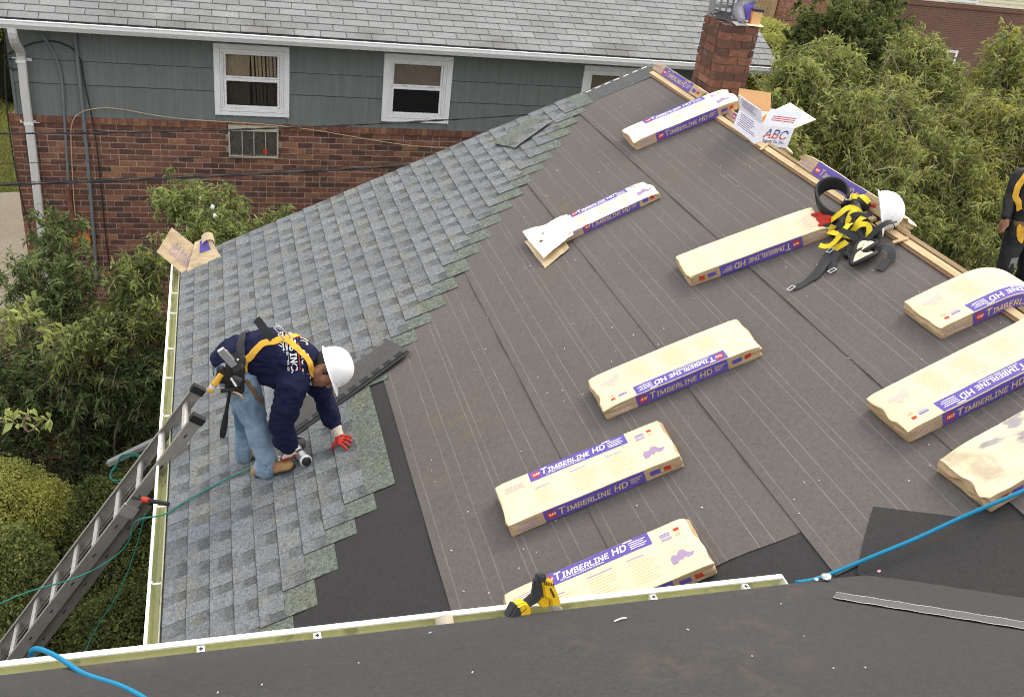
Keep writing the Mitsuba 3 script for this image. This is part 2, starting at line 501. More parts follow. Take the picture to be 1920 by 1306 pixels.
k = np.linspace(0, 1, 24)
rows = []
for c in np.linspace(0, 1, 8):
    row = []
    for a in k:
        low = np.array([3.085 + 1.62 * a, 2.645 - 1.62 * a])
        cut = np.array([3.34 - 3.085, 2.95 - 2.645]) if a < 0.01 else None
        high = low + np.array([0.255 + 0.0 * a, 0.305 - 0.0 * a])
        q = low * (1 - c) + high * c + np.array([-0.006, 0.0]) * math.sin(math.pi * c) * (1 - a) ** 6
        row.append(on_main(q[0], q[1], 0.0135 + 0.004 * math.sin(a * 9 + c * 3)))
    rows.append(row)
put('valley_felt', G().grid(np.array(rows), (0.95, 1.0)), 'm_felt', house, label='black felt strip laid along the roof valley')

# starter strips along the rake, with their dashes of adhesive
dashes = G()
for a in (2.2, 3.19, 4.18):
    b = min(a + 0.985, 5.13)
    put('rake_starter_strip', G().box((a, 8.885, 0.008), (b, RAKE + 0.012, 0.013), (0.06, 0.0), fr=RP), 'm_shingle', house)
    for q in np.arange(a + 0.04, b - 0.05, 0.105):
        dashes.box((q, 9.165, 0.0132), (q + 0.062, 9.185, 0.0142), fr=RP)
put('adhesive_dash', dashes, 'm_dim_white', house, kind='stuff')

# new shingle strips
ends = {0: 3.12, 1: 3.32, 2: 3.52, 3: 3.72, 4: 3.90, 5: 4.098, 6: 4.314, 7: 4.443, 8: 4.593, 9: 5.71, 10: 5.926, 11: 6.023, 12: 6.193, 13: 6.34,
        14: 6.52, 15: 6.70, 16: 6.91, 17: 7.08, 18: 7.26, 19: 7.43, 20: 7.58, 21: 7.74, 22: 7.90, 23: 8.04, 24: 8.20, 25: 8.38, 26: 8.56, 27: 8.72, 28: 8.86}


def shingle(u0, v0, v1, place, seed, bottom=0.0165, lie=True, cut=None):
    """One laminated strip: a full-height sheet with raised teeth over its lower half."""
    r = np.random.default_rng(seed)
    H, t = 0.335, 0.003
    slope = (bottom - 0.0005 - t) / H if lie else 0.0

    def top(u):
        return bottom - slope * u

    g = G()

    def slab(ua, ub, va, vb, lift, th, tones):
        # tones: at the lower and at the upper edge
        us = [ua, ub]
        v = np.array([[u0 + u, vv, top(u) + lift - d] for u in us for vv in (va, vb) for d in (0, th)])
        tt = np.array([tones[i] for i in range(2) for _ in range(4)])
        g.add(place(v), [[0, 2, 6, 4]], tt)                # granules on top; the cut edges show black asphalt
        g.add(place(v), [[1, 5, 7, 3], [0, 1, 3, 2], [4, 6, 7, 5], [0, 4, 5, 1], [2, 3, 7, 6]], (-0.42, 0))

    base = r.uniform(-0.04, 0.05)
    slab(0.150, H, v0, v1, 0, t, [(0.3, 1), (0.34, 1)])
    v, tooth = v0, r.random() < 0.5
    while v < v1 - 0.004:
        w = r.uniform(0.085, 0.165) if tooth else r.uniform(0.06, 0.12)
        e = min(v + w, v1)
        if v1 - e < 0.04:
            e = v1
        k_ = 0.0018                                       # the teeth stand a little proud of the sheet under them
        if tooth:
            a = np.clip(r.choice([0.56, 0.64, 0.70, 0.76]) + base + r.uniform(-0.05, 0.05), 0, 1)
            slab(0.0, 0.0035, v, e, k_ - 0.0004, t + k_ - 0.0006, [(-0.30, 0), (-0.1, 0)])  # dark lower edge: the shadow line of the course, painted into the tone
            slab(0.0035, 0.1495, v, e, k_, t + k_ - 0.0003, [(a + 0.03, 0), (a - 0.08, 0)])
        else:
            a = np.clip(r.uniform(0.52, 0.68) + base, 0, 1)
            dark = r.uniform(0.02, 0.20)
            m = r.uniform(0.055, 0.095)
            slab(0.0, 0.0035, v, e, -0.0004, t - 0.0006, [(-0.30, 0), (-0.1, 0)])  # the same painted shadow line between the teeth
            slab(0.0035, m, v, e, 0, t, [(a, 0), (a - 0.14, 0)])
            slab(m, 0.1495, v, e, 0, t, [(dark + 0.16, 0), (dark, 0)])
        v, tooth = e, not tooth
    return g


seed = 100
for c in range(29):
    u0, v1 = c * E, RAKE + 0.02
    n_full = int((v1 - ends[c]) // 1.0)
    cuts = [ends[c] + j for j in range(n_full + 1)] + [v1]
    if cuts[-1] - cuts[-2] < 0.05:
        cuts.pop(-2)
    for a, b in zip(cuts[:-1], cuts[1:]):
        seed += 1
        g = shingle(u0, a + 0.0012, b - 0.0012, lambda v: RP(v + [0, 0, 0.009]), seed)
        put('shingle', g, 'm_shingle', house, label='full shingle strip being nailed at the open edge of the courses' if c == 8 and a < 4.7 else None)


# gutters: profile in (outwards, up), extruded along the eave
GUT = [(0, 0), (0, -0.112), (0.086, -0.112), (0.128, -0.045), (0.128, 0.004), (0.104, 0.004), (0.104, -0.004), (0.121, -0.006), (0.121, -0.043), (0.083, -0.105), (0.006, -0.105), (0.006, 0)]


def gutter(name, parent, place, a, b, hangers, bracket, ends_closed, ply_mat='m_gutter'):
    g = G().prism(GUT, a, b, fr=place, t=(0, 0))
    key = put(name, g, ply_mat, parent)
    lin = [(0.0075, -0.012), (0.0075, -0.1035), (0.0825, -0.1035), (0.1195, -0.043), (0.1195, -0.009)]
    n = 40
    al = np.linspace(a + 0.004, b - 0.004, n)
    P3 = np.array([[place(np.array([[q[0], q[1], s]]))[0] for s in al] for q in lin])
    put('lining', G().grid(P3, (1, 0)), ply_mat, key)
    for s in hangers:
        if bracket == 'strap':
            g = G().box((0.004, -0.012, s - 0.008), (0.110, -0.007, s + 0.006), fr=place)
            g.box((0.095, -0.007, s - 0.011), (0.122, 0.007, s + 0.011), fr=place)
        else:
            g = G().box((0.070, -0.030, s - 0.014), (0.100, -0.004, s + 0.014), fr=place)
            g.box((0.100, -0.024, s - 0.007), (0.120, -0.020, s + 0.007), fr=place)
        h = put('hanger', g, 'm_white', key)
        if bracket != 'strap':
            c = G()
            c.box((0.077, -0.0038, s - 0.0020), (0.093, -0.0012, s + 0.0028), fr=place)
            c.box((0.0830, -0.0036, s - 0.008), (0.0870, -0.0008, s + 0.008), fr=place)
            put('screw', c, 'm_black', key)
    for s in ends_closed:
        cap = [(0, 0), (0, -0.112), (0.086, -0.112), (0.128, -0.045), (0.128, 0.003)]
        put('end_cap', G().prism(cap, s - 0.003, s + 0.001, fr=place), 'm_white', key)
    return key



def eave_place(v):
    return np.stack([-0.006 - 0.80 * v[:, 0], v[:, 2], -0.022 + v[:, 1]], 1)


def wing_place(v):
    return np.stack([v[:, 2], 2.597 + v[:, 0], 1.452 + v[:, 1]], 1)


gutter('eave_gutter', house, eave_place, 2.4, RAKE + 0.02, (8.6, 8.19, 7.54, 7.06, 6.5, 5.4, 4.66, 3.6), 'strap', (RAKE + 0.019,))
wg = gutter('wing_gutter', house, wing_place, -1.7, 2.745, (-0.55, 0.262, 0.688, 1.668, 2.10, 2.545), 'block', (2.744,))
put('outlet', G().add(*(lambda m: (m.vertices @ rot([1, 0, 0], 1.2) + [1.185, 2.640, 1.44], m.faces))(trimesh.creation.cylinder(0.036, 0.10, sections=20)), (0, 0)), 'm_beige', wg, label='dull outlet collar poking out of the gutter')
g = G()
g.box((-0.030, 2.4, 0.003), (0.05, RAKE, 0.006), (1, 0), fr=RP)
g.box((-0.031, 2.4, -0.03), (-0.028, RAKE, 0.006), (1, 0), fr=RP)
put('drip_edge', g, 'm_gutter', house)

# the wing roof on which the photographer stands
xs, ts = np.linspace(0, 1, 60), np.linspace(0, 1, 40)
P3 = np.zeros((60, 40, 3))
for i, a in enumerate(xs):
    for j, b in enumerate(ts):
        s = -0.022 + 3.9 * b
        x1 = 5.735 - 2.6 + s * CA - 0.015
        x = -1.72 + (x1 + 1.72) * a
        w = 0.012 + 0.006 * meshkit.fbm(np.array([x * 1.2, s * 1.2, 3.0]), 3) + (-0.006 if b == 0 else 0)
        P3[i, j] = NP([x, s, w])
wing = put('wing_roof', G().grid(P3, (0.95, 0.60)), 'm_felt', house, label='black felt on the wing roof in the foreground')
put('deck', G().prism([(-1.7, 0.0), (3.10, 0.0), (6.6, 3.85), (-1.7, 3.85)], -0.03, -0.002, fr=NP), 'm_wood', wing)
put('wing_fascia', G().box((-1.7, 2.575, 1.33), (2.74, 2.594, 1.478)), 'm_white', house)

# boards at the ridge
for j, (v0, v1) in enumerate(((1.0, 3.4), (3.42, 5.05), (5.1, 6.8), (6.82, 8.98))):
    put('ridge_board', G().box((5.068, v0, 0.001), (5.112, v1, 0.024), (j * 0.2, 0), fr=RP), 'm_wood', house)
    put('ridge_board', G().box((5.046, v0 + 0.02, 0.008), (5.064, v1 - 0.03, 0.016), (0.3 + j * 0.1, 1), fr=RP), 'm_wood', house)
    put('ridge_board', G().box((0.012, v0, 0.002), (0.058, v1, 0.026), (0.9 - j * 0.2, 0.25), fr=BP), 'm_wood', house)
g = G()
for q, (u, v, a) in enumerate(((5.09, 4.02, 0.7), (5.06, 4.75, 0.2), (5.08, 6.6, -0.5))):
    r = rot([0, 0, 1], a)
    g.box((-0.05, -0.012, 0), (0.05, 0.012, 0.008), (0.2 * q, 0), fr=lambda w: RP(w @ r + [u, v, 0.03]))
put('wood_splinter', g, 'm_wood', house, kind='stuff')


# ------------------------------------------------------------------ brickwork
def tone_of(r):
    q = r.random()
    return r.uniform(0.0, 0.25) if q < 0.34 else r.uniform(0.25, 0.62) if q < 0.78 else r.uniform(0.62, 1.0)


def brick(lo, hi, t, r, jit=0.003):
    """A brick with worn arrises: the outer face is a little smaller than the body and sits uneven."""
    lo, hi = np.array(lo, float), np.array(hi, float)
    d = r.uniform(-jit, jit, 3)
    g = G()
    v = np.array([[x, y, z] for x in (lo[0], hi[0]) for y in (lo[1], hi[1]) for z in (lo[2], hi[2])])
    c = (lo + hi) / 2
    g.box(lo + d, hi + d, (t, 0))
    return g


chim = put('chimney', G().box((4.812, 8.082, 1.0), (5.138, 8.488, 2.845), (0.5, 0)), 'm_yellow_mortar', house, label='weathered red brick chimney stack with yellow mortar')
r = np.random.default_rng(3)
cx0, cx1, cy0, cy1, ch = 4.80, 5.15, 8.07, 8.50, 0.0716
for k in range(15):
    z1 = 2.868 - k * ch
    z0 = z1 - 0.060
    d, j = 0.10, 0.0095
    if k % 2 == 0:
        runs = [('x', cy0, cx0, cx1, [0.205]), ('x', cy1 - d, cx0, cx1, [0.14]), ('y', cx0, cy0 + d + j, cy1 - d - j, [0.10]), ('y', cx1 - d, cy0 + d + j, cy1 - d - j, [0.10])]
    else:
        runs = [('y', cx0, cy0, cy1, [0.10, 0.31]), ('y', cx1 - d, cy0, cy1, [0.12, 0.33]), ('x', cy0, cx0 + d + j, cx1 - d - j, []), ('x', cy1 - d, cx0 + d + j, cx1 - d - j, [])]
        runs = [('x', cy0, cx0, cx1, [0.095, 0.305]), ('x', cy1 - d, cx0, cx1, [0.2]), ('y', cx0, cy0 + d + j, cy1 - d - j, []), ('y', cx1 - d, cy0 + d + j, cy1 - d - j, [])]
    for ax, off, a, b, cuts in runs:
        e = [a] + [a + c for c in cuts] + [b]
        for p, q in zip(e[:-1], e[1:]):
            p2, q2 = (p if p == a else p + j / 2), (q if q == b else q - j / 2)
            if k > 9 and off == cy0 and p == a:
                continue                                  # bricks missing at the foot
            t = tone_of(r) * 0.75
            if ax == 'x':
                g = brick((p2, off, z0), (q2, off + d, z1), t, r)
            else:
                g = brick((off, p2, z0), (off + d, q2, z1), t, r)
            put('brick', g, 'm_brick', chim)

# ------------------------------------------------------------------ the neighbour's house
D = 13.3
nb = thing('neighbour_house', 'two storey neighbour house, red brick below grey-green siding and a pale grey roof', 'house')
g = G()
g.box((-2.165, D + 0.0055, GZ), (8.1, D + 0.25, 0.18))
g.box((-2.165, D + 0.25, GZ), (-1.95, D + 8, 0.18))
g.box((7.9, D + 0.25, GZ), (8.1, D + 8, 0.18))
wall = put('wall', g, 'm_mortar', nb)
r = np.random.default_rng(21)
named, rest = 0, G()
pit, crs = 0.2135, 0.0826
for row in range(38):
    z1 = 0.118 - row * crs
    z0 = z1 - 0.0705
    for i in range(-1, 50):
        x0 = -2.18 + (i + 0.5 * (row % 2)) * pit
        x1 = x0 + 0.2025
        x0, x1 = max(x0, -2.18), min(x1, 8.1)
        if -0.255 < z1 and z0 < 0.19:                     # the hole for the air conditioner
            if x0 < 0.51 < x1:
                x1 = 0.51
            elif x0 < 1.185 < x1:
                x0 = 1.185
            elif 0.51 <= x0 and x1 <= 1.185:
                continue
        if x1 - x0 < 0.03:
            continue
        q = r.random()
        t = tone_of(r)
        if q < 0.10:                                      # a pair of headers in place of a stretcher
            parts = [(x0, (x0 + x1) / 2 - 0.005), ((x0 + x1) / 2 + 0.005, x1)]
        else:
            parts = [(x0, x1)]
        for a, b in parts:
            if b - a < 0.02:
                continue
            gb = brick((a, D, z0), (b, D + 0.03, z1), t if len(parts) == 1 else tone_of(r), r, 0.002)
            if named < 296 and row < 19 and -2.2 < a < (4.6 - row * 0.21) and b - a > 0.15:
                put('brick', gb, 'm_brick', wall)
                named += 1
            else:
                rest.add(gb.v[0], gb.f[0], gb.t[0])
for row in range(38):                                     # the return face at the left corner
    z1 = 0.118 - row * crs
    for i in range(0, 6):
        y0 = D + 0.05 + (i + 0.5 * (row % 2)) * pit
        rest.box((-2.18, y0, z1 - 0.0705), (-2.15, y0 + 0.2025, z1), (tone_of(r), 0))
put('brickwork', rest, 'm_brick', wall, kind='stuff')
ledge = put('brick_ledge', G().box((-2.16, D + 0.0, 0.120), (8.1, D + 0.2, 0.196)), 'm_mortar', nb)
for i in range(122):
    a = -2.20 + i * 0.0843
    gb = brick((a, D - 0.022, 0.125), (a + 0.074, D + 0.06, 0.213), 0.2 + 0.75 * r.random(), r, 0.003)
    put('brick', gb, 'm_brick', ledge)

# shingle siding
HOLES = ((0.36, 1.315), (2.61, 3.562), (5.55, 6.49))
g = G().box((-2.06, D + 0.022, 1.25), (8.05, D + 0.10, 1.62)).box((-2.06, D + 0.022, 0.19), (8.05, D + 0.10, 0.335))
for a, b in ((-2.06, 0.36), (1.315, 2.61), (3.562, 5.55), (6.49, 8.05)):
    g.box((a, D + 0.022, 0.335), (b, D + 0.10, 1.25))
sid = put('siding', g, 'm_room', nb)  # near-black backing, paints the shadow line into the gaps between the boards
for j, (za, zb) in enumerate(((0.216, 0.637), (0.637, 0.938), (0.938, 1.43))):
    x, odd = -2.07 - (0.0, 0.35, 0.17)[j], 0
    while x < 8.05:
        w = 1.22 if j else 0.64
        a, b = max(x, -2.07), min(x + w - 0.0012, 8.07)
        x += w
        pieces = [(a, b)]
        for p, q in HOLES:
            pieces = [c for u, v in pieces for c in ((u, min(v, p)), (max(u, q), v)) if c[1] - c[0] > 0.012]
        for a, b in pieces:
            n = 26
            xs2 = np.linspace(a, b, n)
            gro = 0.0025 * (meshkit.noise(np.stack([xs2 * 60, xs2 * 0 + j, xs2 * 0], -1)) - 0.5)
            prof = [(za - 0.004, 0.021), (za - 0.004, -0.006), (za + 0.03, -0.004), (zb - 0.03, 0.010), (zb - 0.015, 0.012), (zb - 0.015, 0.021)]
            P3 = np.array([[[xq, D + d + gq, z] for xq, gq in zip(xs2, gro)] for z, d in prof])
            put('siding_board', G().grid(P3, (r.random(), 0)), 'm_siding', sid)
for a, b in HOLES:                                        # above and below the windows
    for za, zb in ((0.212, 0.335), (1.25, 1.43)):
        put('siding_board', G().box((a, D + 0.006, za), (b, D + 0.02, zb), (r.random(), 0)), 'm_siding', sid)
put('corner_strip', G().box((-2.10, D - 0.012, 0.215), (-2.068, D + 0.03, 1.42)), 'm_siding', nb)

# windows
for wi, (a, b, kind) in enumerate(((0.35, 1.325, 'curtain'), (2.60, 3.572, 'blind'), (5.54, 6.50, 'blind'))):
    z0, z1 = 0.330, 1.262
    win = put('window', G().box((a - 0.0, D - 0.030, z0 - 0.012), (b, D - 0.004, z0 + 0.034)), 'm_white', nb)
    fr = G()
    fr.box((a, D - 0.028, z0 + 0.036), (a + 0.075, D - 0.002, z1 - 0.062))
    fr.box((b - 0.075, D - 0.028, z0 + 0.036), (b, D - 0.002, z1 - 0.062))
    fr.box((a, D - 0.028, z1 - 0.060), (b, D - 0.002, z1))
    put('casing', fr, 'm_white', win)
    fr = G()
    for s, dy, wd in ((0.078, -0.018, 0.022), (0.102, -0.010, 0.02)):
        x0, x1, y0, y1 = a + s, b - s, z0 + s - 0.036, z1 - s + 0.012
        fr.box((x0, D + dy, y0), (x0 + wd, D + 0.05, y1))
        fr.box((x1 - wd, D + dy, y0), (x1, D + 0.05, y1))
        fr.box((x0 + wd, D + dy, y1 - wd), (x1 - wd, D + 0.05, y1))
        fr.box((x0 + wd, D + dy, y0), (x1 - wd, D + 0.05, y0 + wd))
    put('frame', fr, 'm_white', win)
    x0, x1, y0, y1 = a + 0.126, b - 0.126, z0 + 0.09, z1 - 0.112
    ym = (y0 + y1) / 2 + 0.01
    lo, up = G(), G()
    lo.box((x0, D + 0.000, y0), (x1, D + 0.02, y0 + 0.032)).box((x0, D + 0.0, ym - 0.018), (x1, D + 0.02, ym + 0.018))
    lo.box((x0, D + 0.0, y0 + 0.032), (x0 + 0.03, D + 0.02, ym - 0.018)).box((x1 - 0.03, D + 0.0, y0 + 0.032), (x1, D + 0.02, ym - 0.018))
    up.box((x0, D + 0.025, ym + 0.02), (x0 + 0.028, D + 0.045, y1)).box((x1 - 0.028, D + 0.025, ym + 0.02), (x1, D + 0.045, y1))
    up.box((x0 + 0.028, D + 0.025, y1 - 0.03), (x1 - 0.028, D + 0.045, y1)).box((x0 + 0.028, D + 0.025, ym + 0.02), (x1 - 0.028, D + 0.045, ym + 0.04))
    put('sash', lo, 'm_white', win)
    put('sash', up, 'm_white', win)
    for q in (0.22, 0.74):
        xq = x0 + (x1 - x0) * q
        put('sash_lock', G().box((xq, D - 0.006, ym + 0.019), (xq + 0.06, D + 0.02, ym + 0.030)).box((xq + 0.02, D - 0.010, ym + 0.030), (xq + 0.035, D + 0.012, ym + 0.038)), 'm_dim_white', win)
    put('pane', G().quad([x0 + 0.028, D + 0.012, y0 + 0.03], [x1 - 0.028, D + 0.012, y0 + 0.03], [x1 - 0.028, D + 0.012, ym - 0.017], [x0 + 0.028, D + 0.012, ym - 0.017]), 'm_glass', win)
    put('pane', G().quad([x0 + 0.026, D + 0.036, ym + 0.038], [x1 - 0.026, D + 0.036, ym + 0.038], [x1 - 0.026, D + 0.036, y1 - 0.028], [x0 + 0.026, D + 0.036, y1 - 0.028]), 'm_glass', win)
    put('insect_screen', G().quad([x0 + 0.028, D + 0.006, y0 + 0.03], [x1 - 0.028, D + 0.006, y0 + 0.03], [x1 - 0.028, D + 0.006, ym - 0.019], [x0 + 0.028, D + 0.006, ym - 0.019]), 'm_screen', win)
    put('room_recess', G().quad([a, D + 0.16, z0], [b, D + 0.16, z0], [b, D + 0.16, z1], [a, D + 0.16, z1]), 'm_room', win)
    if kind == 'curtain':
        n = 15
        for q in range(n):
            xa = x0 + (x1 - x0) * q / n
            xb = x0 + (x1 - x0) * (q + 1) / n
            gap = 0.0 if q < 7 else 0.008 + 0.006 * (q % 3)
            off = 0.0 if q < 7 else 0.03
            P3 = np.array([[[xa + gap + off * (1 - (z - y0) / (y1 - y0)), D + 0.085 + 0.012 * (q % 2), z], [xb - 0.001 + off * (1 - (z - y0) / (y1 - y0)), D + 0.095 - 0.012 * (q % 2), z]] for z in np.linspace(y0, y1, 8)])
            put('blind_slat', G().grid(P3), 'm_curtain', win)
    else:
        zc = ym - 0.03
        n = 16
        for q in range(n):
            z = zc + (y1 - zc) * q / n
            g = G().quad([x0 + 0.02, D + 0.060, z], [x1 - 0.02, D + 0.060, z], [x1 - 0.02, D + 0.072, z + 0.019], [x0 + 0.02, D + 0.072, z + 0.019])
            put('blind_slat', g, 'm_blind', win)

# air conditioner through the wall
ac = put('air_conditioner', G().box((0.515, D - 0.03, -0.245), (1.178, D + 0.10, 0.188)), 'm_charcoal', nb, label='beige through-wall air conditioner')
g = G()
g.box((0.515, D - 0.075, 0.118), (1.180, D - 0.03, 0.190)).box((0.515, D - 0.06, -0.262), (1.180, D - 0.03, -0.236)).box((0.515, D - 0.06, -0.236), (0.535, D - 0.03, 0.118)).box((1.160, D - 0.06, -0.236), (1.180, D - 0.03, 0.118))
for x in (0.69, 0.846, 1.003):
    g.box((x, D - 0.056, -0.236), (x + 0.010, D - 0.031, 0.118))
put('grille_frame', g, 'm_beige', ac)
for q in range(23):
    z = -0.230 + q * 0.0152
    put('louvre', G().quad([0.536, D - 0.036, z], [1.159, D - 0.036, z], [1.159, D - 0.050, z + 0.0112], [0.536, D - 0.050, z + 0.0112]), 'm_beige', ac)
put('badge', G().box((0.975, D - 0.060, -0.19), (1.035, D - 0.052, -0.135)), 'm_red', ac)

# eave: soffit, fascia, gutter, downspout
put('soffit', G().box((-2.4, 12.92, 1.40), (8.4, D + 0.1, 1.42)), 'm_dim_white', nb)
put('fascia', G().box((-2.4, 12.90, 1.375), (8.43, 12.918, 1.50)), 'm_dim_white', nb)
ng = put('gutter', G().prism(GUT, -3.2, 8.46, fr=lambda v: np.stack([v[:, 2], 12.898 - v[:, 0] * 1.0, 1.492 + v[:, 1] * 0.9], 1), t=(0, 0)), 'm_gutter', nb)
put('end_cap', G().prism([(0, 0), (0, -0.112), (0.086, -0.112), (0.128, -0.045), (0.128, 0.003)], 8.455, 8.464, fr=lambda v: np.stack([v[:, 2], 12.898 - v[:, 0], 1.492 + v[:, 1] * 0.9], 1)), 'm_white', ng)
put('lip', G().box((-3.2, 12.760, 1.494), (8.46, 12.786, 1.503)), 'm_white', ng)


def ribbon_pipe(pts, w, d, side=(1, 0, 0)):
    g = G()
    p = np.asarray(pts, float)
    side = np.asarray(side, float)
    dr_ = np.gradient(p, axis=0)
    dr_ /= np.linalg.norm(dr_, axis=1, keepdims=True)
    ot = np.cross(dr_, side)
    ot /= np.linalg.norm(ot, axis=1, keepdims=True)
    ring = [(-w, -d * 0.7), (-w * 0.8, -d), (w * 0.8, -d), (w, -d * 0.7), (w, d * 0.7), (w * 0.8, d), (-w * 0.8, d), (-w, d * 0.7), (-w, -d * 0.7)]
    P3 = np.array([[p[i] + side * a + ot[i] * b for a, b in ring] for i in range(len(p))])
    return g.grid(P3)


ds = put('downspout', ribbon_pipe(smooth_path([(-1.93, 12.84, 1.42), (-1.93, 12.86, 1.28), (-1.93, 13.02, 1.14), (-1.93, 13.19, 1.02), (-1.935, 13.21, 0.8), (-1.94, 13.20, 0.45), (-1.94, 13.21, 0.0), (-1.95, 13.21, -1.0), (-1.955, 13.21, -2.0), (-1.96, 13.21, GZ)], 70), 0.050, 0.036), 'm_dim_white', nb, label='white downspout at the corner of the brick house')
for z in (0.92, 0.13, -1.6):
    put('strap', G().box((-2.055, D - 0.020, z - 0.018), (-1.83, D - 0.004, z + 0.018)).box((-1.995, D - 0.135, z - 0.018), (-1.885, D - 0.128, z + 0.018)), 'm_white', ds)
put('conduit', G().tube(smooth_path([(-1.75, 13.22, 1.40), (-1.62, 13.26, 1.15), (-1.53, 13.27, 0.90), (-1.515, 13.27, 0.4), (-1.545, 13.26, -0.35), (-1.575, 13.26, -0.78)], 40), 0.017), 'm_conduit', nb, smooth=True)
put('conduit', G().tube(smooth_path([(-1.30, 13.27, 1.40), (-1.295, 13.27, 0.6), (-1.30, 13.27, -0.8), (-1.335, 13.27, -2.2)], 30), 0.022), 'm_conduit', nb, smooth=True)
put('rusty_pipe', G().tube([(-1.585, 13.26, -0.74), (-1.545, 13.26, -1.45)], 0.035, 10), 'm_brick', nb)
for pts in ([(-2.15, 13.24, 0.95), (-1.9, 13.27, 1.08), (-1.5, 13.27, 1.16), (-1.29, 13.27, 1.03), (-1.25, 13.28, 0.8), (-1.20, 13.27, 0.3), (-1.16, 13.27, -0.7), (-1.14, 13.27, -2.0)],
            [(-2.10, 13.27, 1.15), (-2.17, 13.26, 0.5), (-2.19, 13.26, 0.0), (-2.16, 13.25, -0.8), (-2.05, 13.26, -1.7)],
            [(-2.05, 13.26, 0.92), (-1.97, 13.26, 0.86), (-2.0, 13.26, 0.80), (-2.1, 13.26, 0.82), (-2.12, 13.26, 0.88), (-2.05, 13.26, 0.92)],
            [(-2.0, 13.27, 0.1), (-1.99, 13.27, -0.8), (-1.93, 13.27, -1.4)]):
    put('wall_cable', G().tube(smooth_path(pts, 40), 0.009, 6), 'm_cable', nb, smooth=True)
put('wall_wire', G().tube(smooth_path([(-1.52, 13.26, -1.35), (-1.50, 13.25, -0.6), (-1.47, 13.24, -0.1), (-1.37, 13.24, 0.25), (-1.2, 13.25, 0.33), (-0.5, 13.24, 0.30), (0.19, 13.23, 0.245), (1.17, 13.22, 0.215), (2.04, 13.25, 0.11), (3.28, 13.25, -0.03), (3.6, 13.25, -0.03)], 80), 0.0055, 6), 'm_tan_print', nb, smooth=True)
put('vent_cover', G().add(*(lambda m: (m.vertices @ rot([1, 0, 0], math.pi / 2) + [-1.47, D - 0.012, -1.52], m.faces))(trimesh.creation.cylinder(0.11, 0.05, sections=24))), 'm_orange', nb)

# the neighbour's roof, three-tab shingles
S2 = math.radians(23)
NB = np.array([[1, 0, 0], [0, math.cos(S2), math.sin(S2)], [0, -math.sin(S2), math.cos(S2)]])


def NBP(v):
    return np.asarray(v, float) @ NB + np.array([0, 12.875, 1.512])


roof = put('roof', G().box((-3.2, 0.0, -0.03), (8.45, 6.4, -0.009), (0.05, 0), fr=NBP), 'm_charcoal', nb)
g = G().box((-3.2, 0, -0.03), (8.45, 6.4, -0.004), (0.05, 0), fr=lambda v: NBP(v) * [1, -1, 1] + [0, 2 * (12.875 + 6.4 * math.cos(S2)), 0])
put('back_slope', g, 'm_old_shingle', nb)
named, rest, TW, TE = 0, G(), 0.333, 0.143
order = []
for row in range(16):
    for i in range(-1, 38):
        x0 = -3.3 + TW * (i + (0.5 if row % 2 else 0)) + 0.01 * math.sin(row * 2.3)
        x1 = min(x0 + TW - 0.008, 8.47)
        x0 = max(x0, -3.2)
        if x1 - x0 > 0.04:
            order.append((row, x0, x1))
for row, x0, x1 in order:
    t = float(np.clip(0.55 + r.normal(0, 0.14), 0, 1))
    u0 = row * TE - 0.012
    u1 = (row + 1) * TE + 0.02
    rag = r.uniform(-0.003, 0.003)
    v = np.array([[x, u, (0.014 if u == u0 else 0.001) - d] for u in (u0, u1) for x in (x0, x1) for d in (0, 0.007)], float)
    v[:4, 1] += rag
    f = [[0, 2, 6, 4], [0, 1, 3, 2], [0, 4, 5, 1], [2, 3, 7, 6], [4, 6, 7, 5]]
    gb = G().add(NBP(v), f, (t, 1.0 if row < 2 else 0.25))
    if named < 290 and row < 11 and x1 > -2.4 and not (row > 5 and x0 < 0.2):
        put('shingle_tab', gb, 'm_old_shingle', roof)
        named += 1
    else:
        rest.add(gb.v[0], np.vstack(gb.f), gb.t[0])
put('shingle_field', rest, 'm_old_shingle', roof, kind='stuff')

# ------------------------------------------------------------------ the house far off on the right
dh = thing('distant_house', 'distant brick house with cream siding upstairs, half hidden behind the trees', 'house')
DX, DY = 25.0, 34.0
put('brick_wall', G().box((DX, DY, GZ), (DX + 20, DY + 0.3, -0.15), (0.9, 0)), 'm_far_brick', dh)
put('brick_wall', G().box((DX, DY + 0.3, GZ), (DX + 0.3, DY + 11.3, 2.0), (0.0, 0)), 'm_far_brick', dh, label='orange brick side wall')
sw = put('upper_wall', G().box((DX + 0.02, DY + 0.03, -0.05), (DX + 20, DY + 0.3, 2.6)), 'm_cream_siding', dh)
for q in range(17):
    z = -0.08 + q * 0.15
    P3 = np.array([[[x, DY + d, zz] for x in np.linspace(DX, DX + 20, 3)] for zz, d in ((z, 0.03), (z, -0.012), (z + 0.15, 0.02))])
    put('siding_course', G().grid(P3), 'm_cream_siding', sw)
put('brick_ledge', G().box((DX - 0.05, DY - 0.06, -0.27), (DX + 20, DY + 0.05, -0.085), (1, 0)), 'm_far_brick', dh)


def far_window(x0, x1, z0, z1):
    w = put('window', G().box((x0, DY - 0.06, z0), (x1, DY - 0.02, z0 + 0.1)).box((x0, DY - 0.06, z1 - 0.1), (x1, DY - 0.02, z1)).box((x0, DY - 0.06, z0 + 0.1), (x0 + 0.1, DY - 0.02, z1 - 0.1)).box((x1 - 0.1, DY - 0.06, z0 + 0.1), (x1, DY - 0.02, z1 - 0.1)), 'm_white', dh)
    put('pane', G().quad([x0 + 0.1, DY - 0.035, z0 + 0.1], [x1 - 0.1, DY - 0.035, z0 + 0.1], [x1 - 0.1, DY - 0.035, z1 - 0.1], [x0 + 0.1, DY - 0.035, z1 - 0.1]), 'm_blind', w)


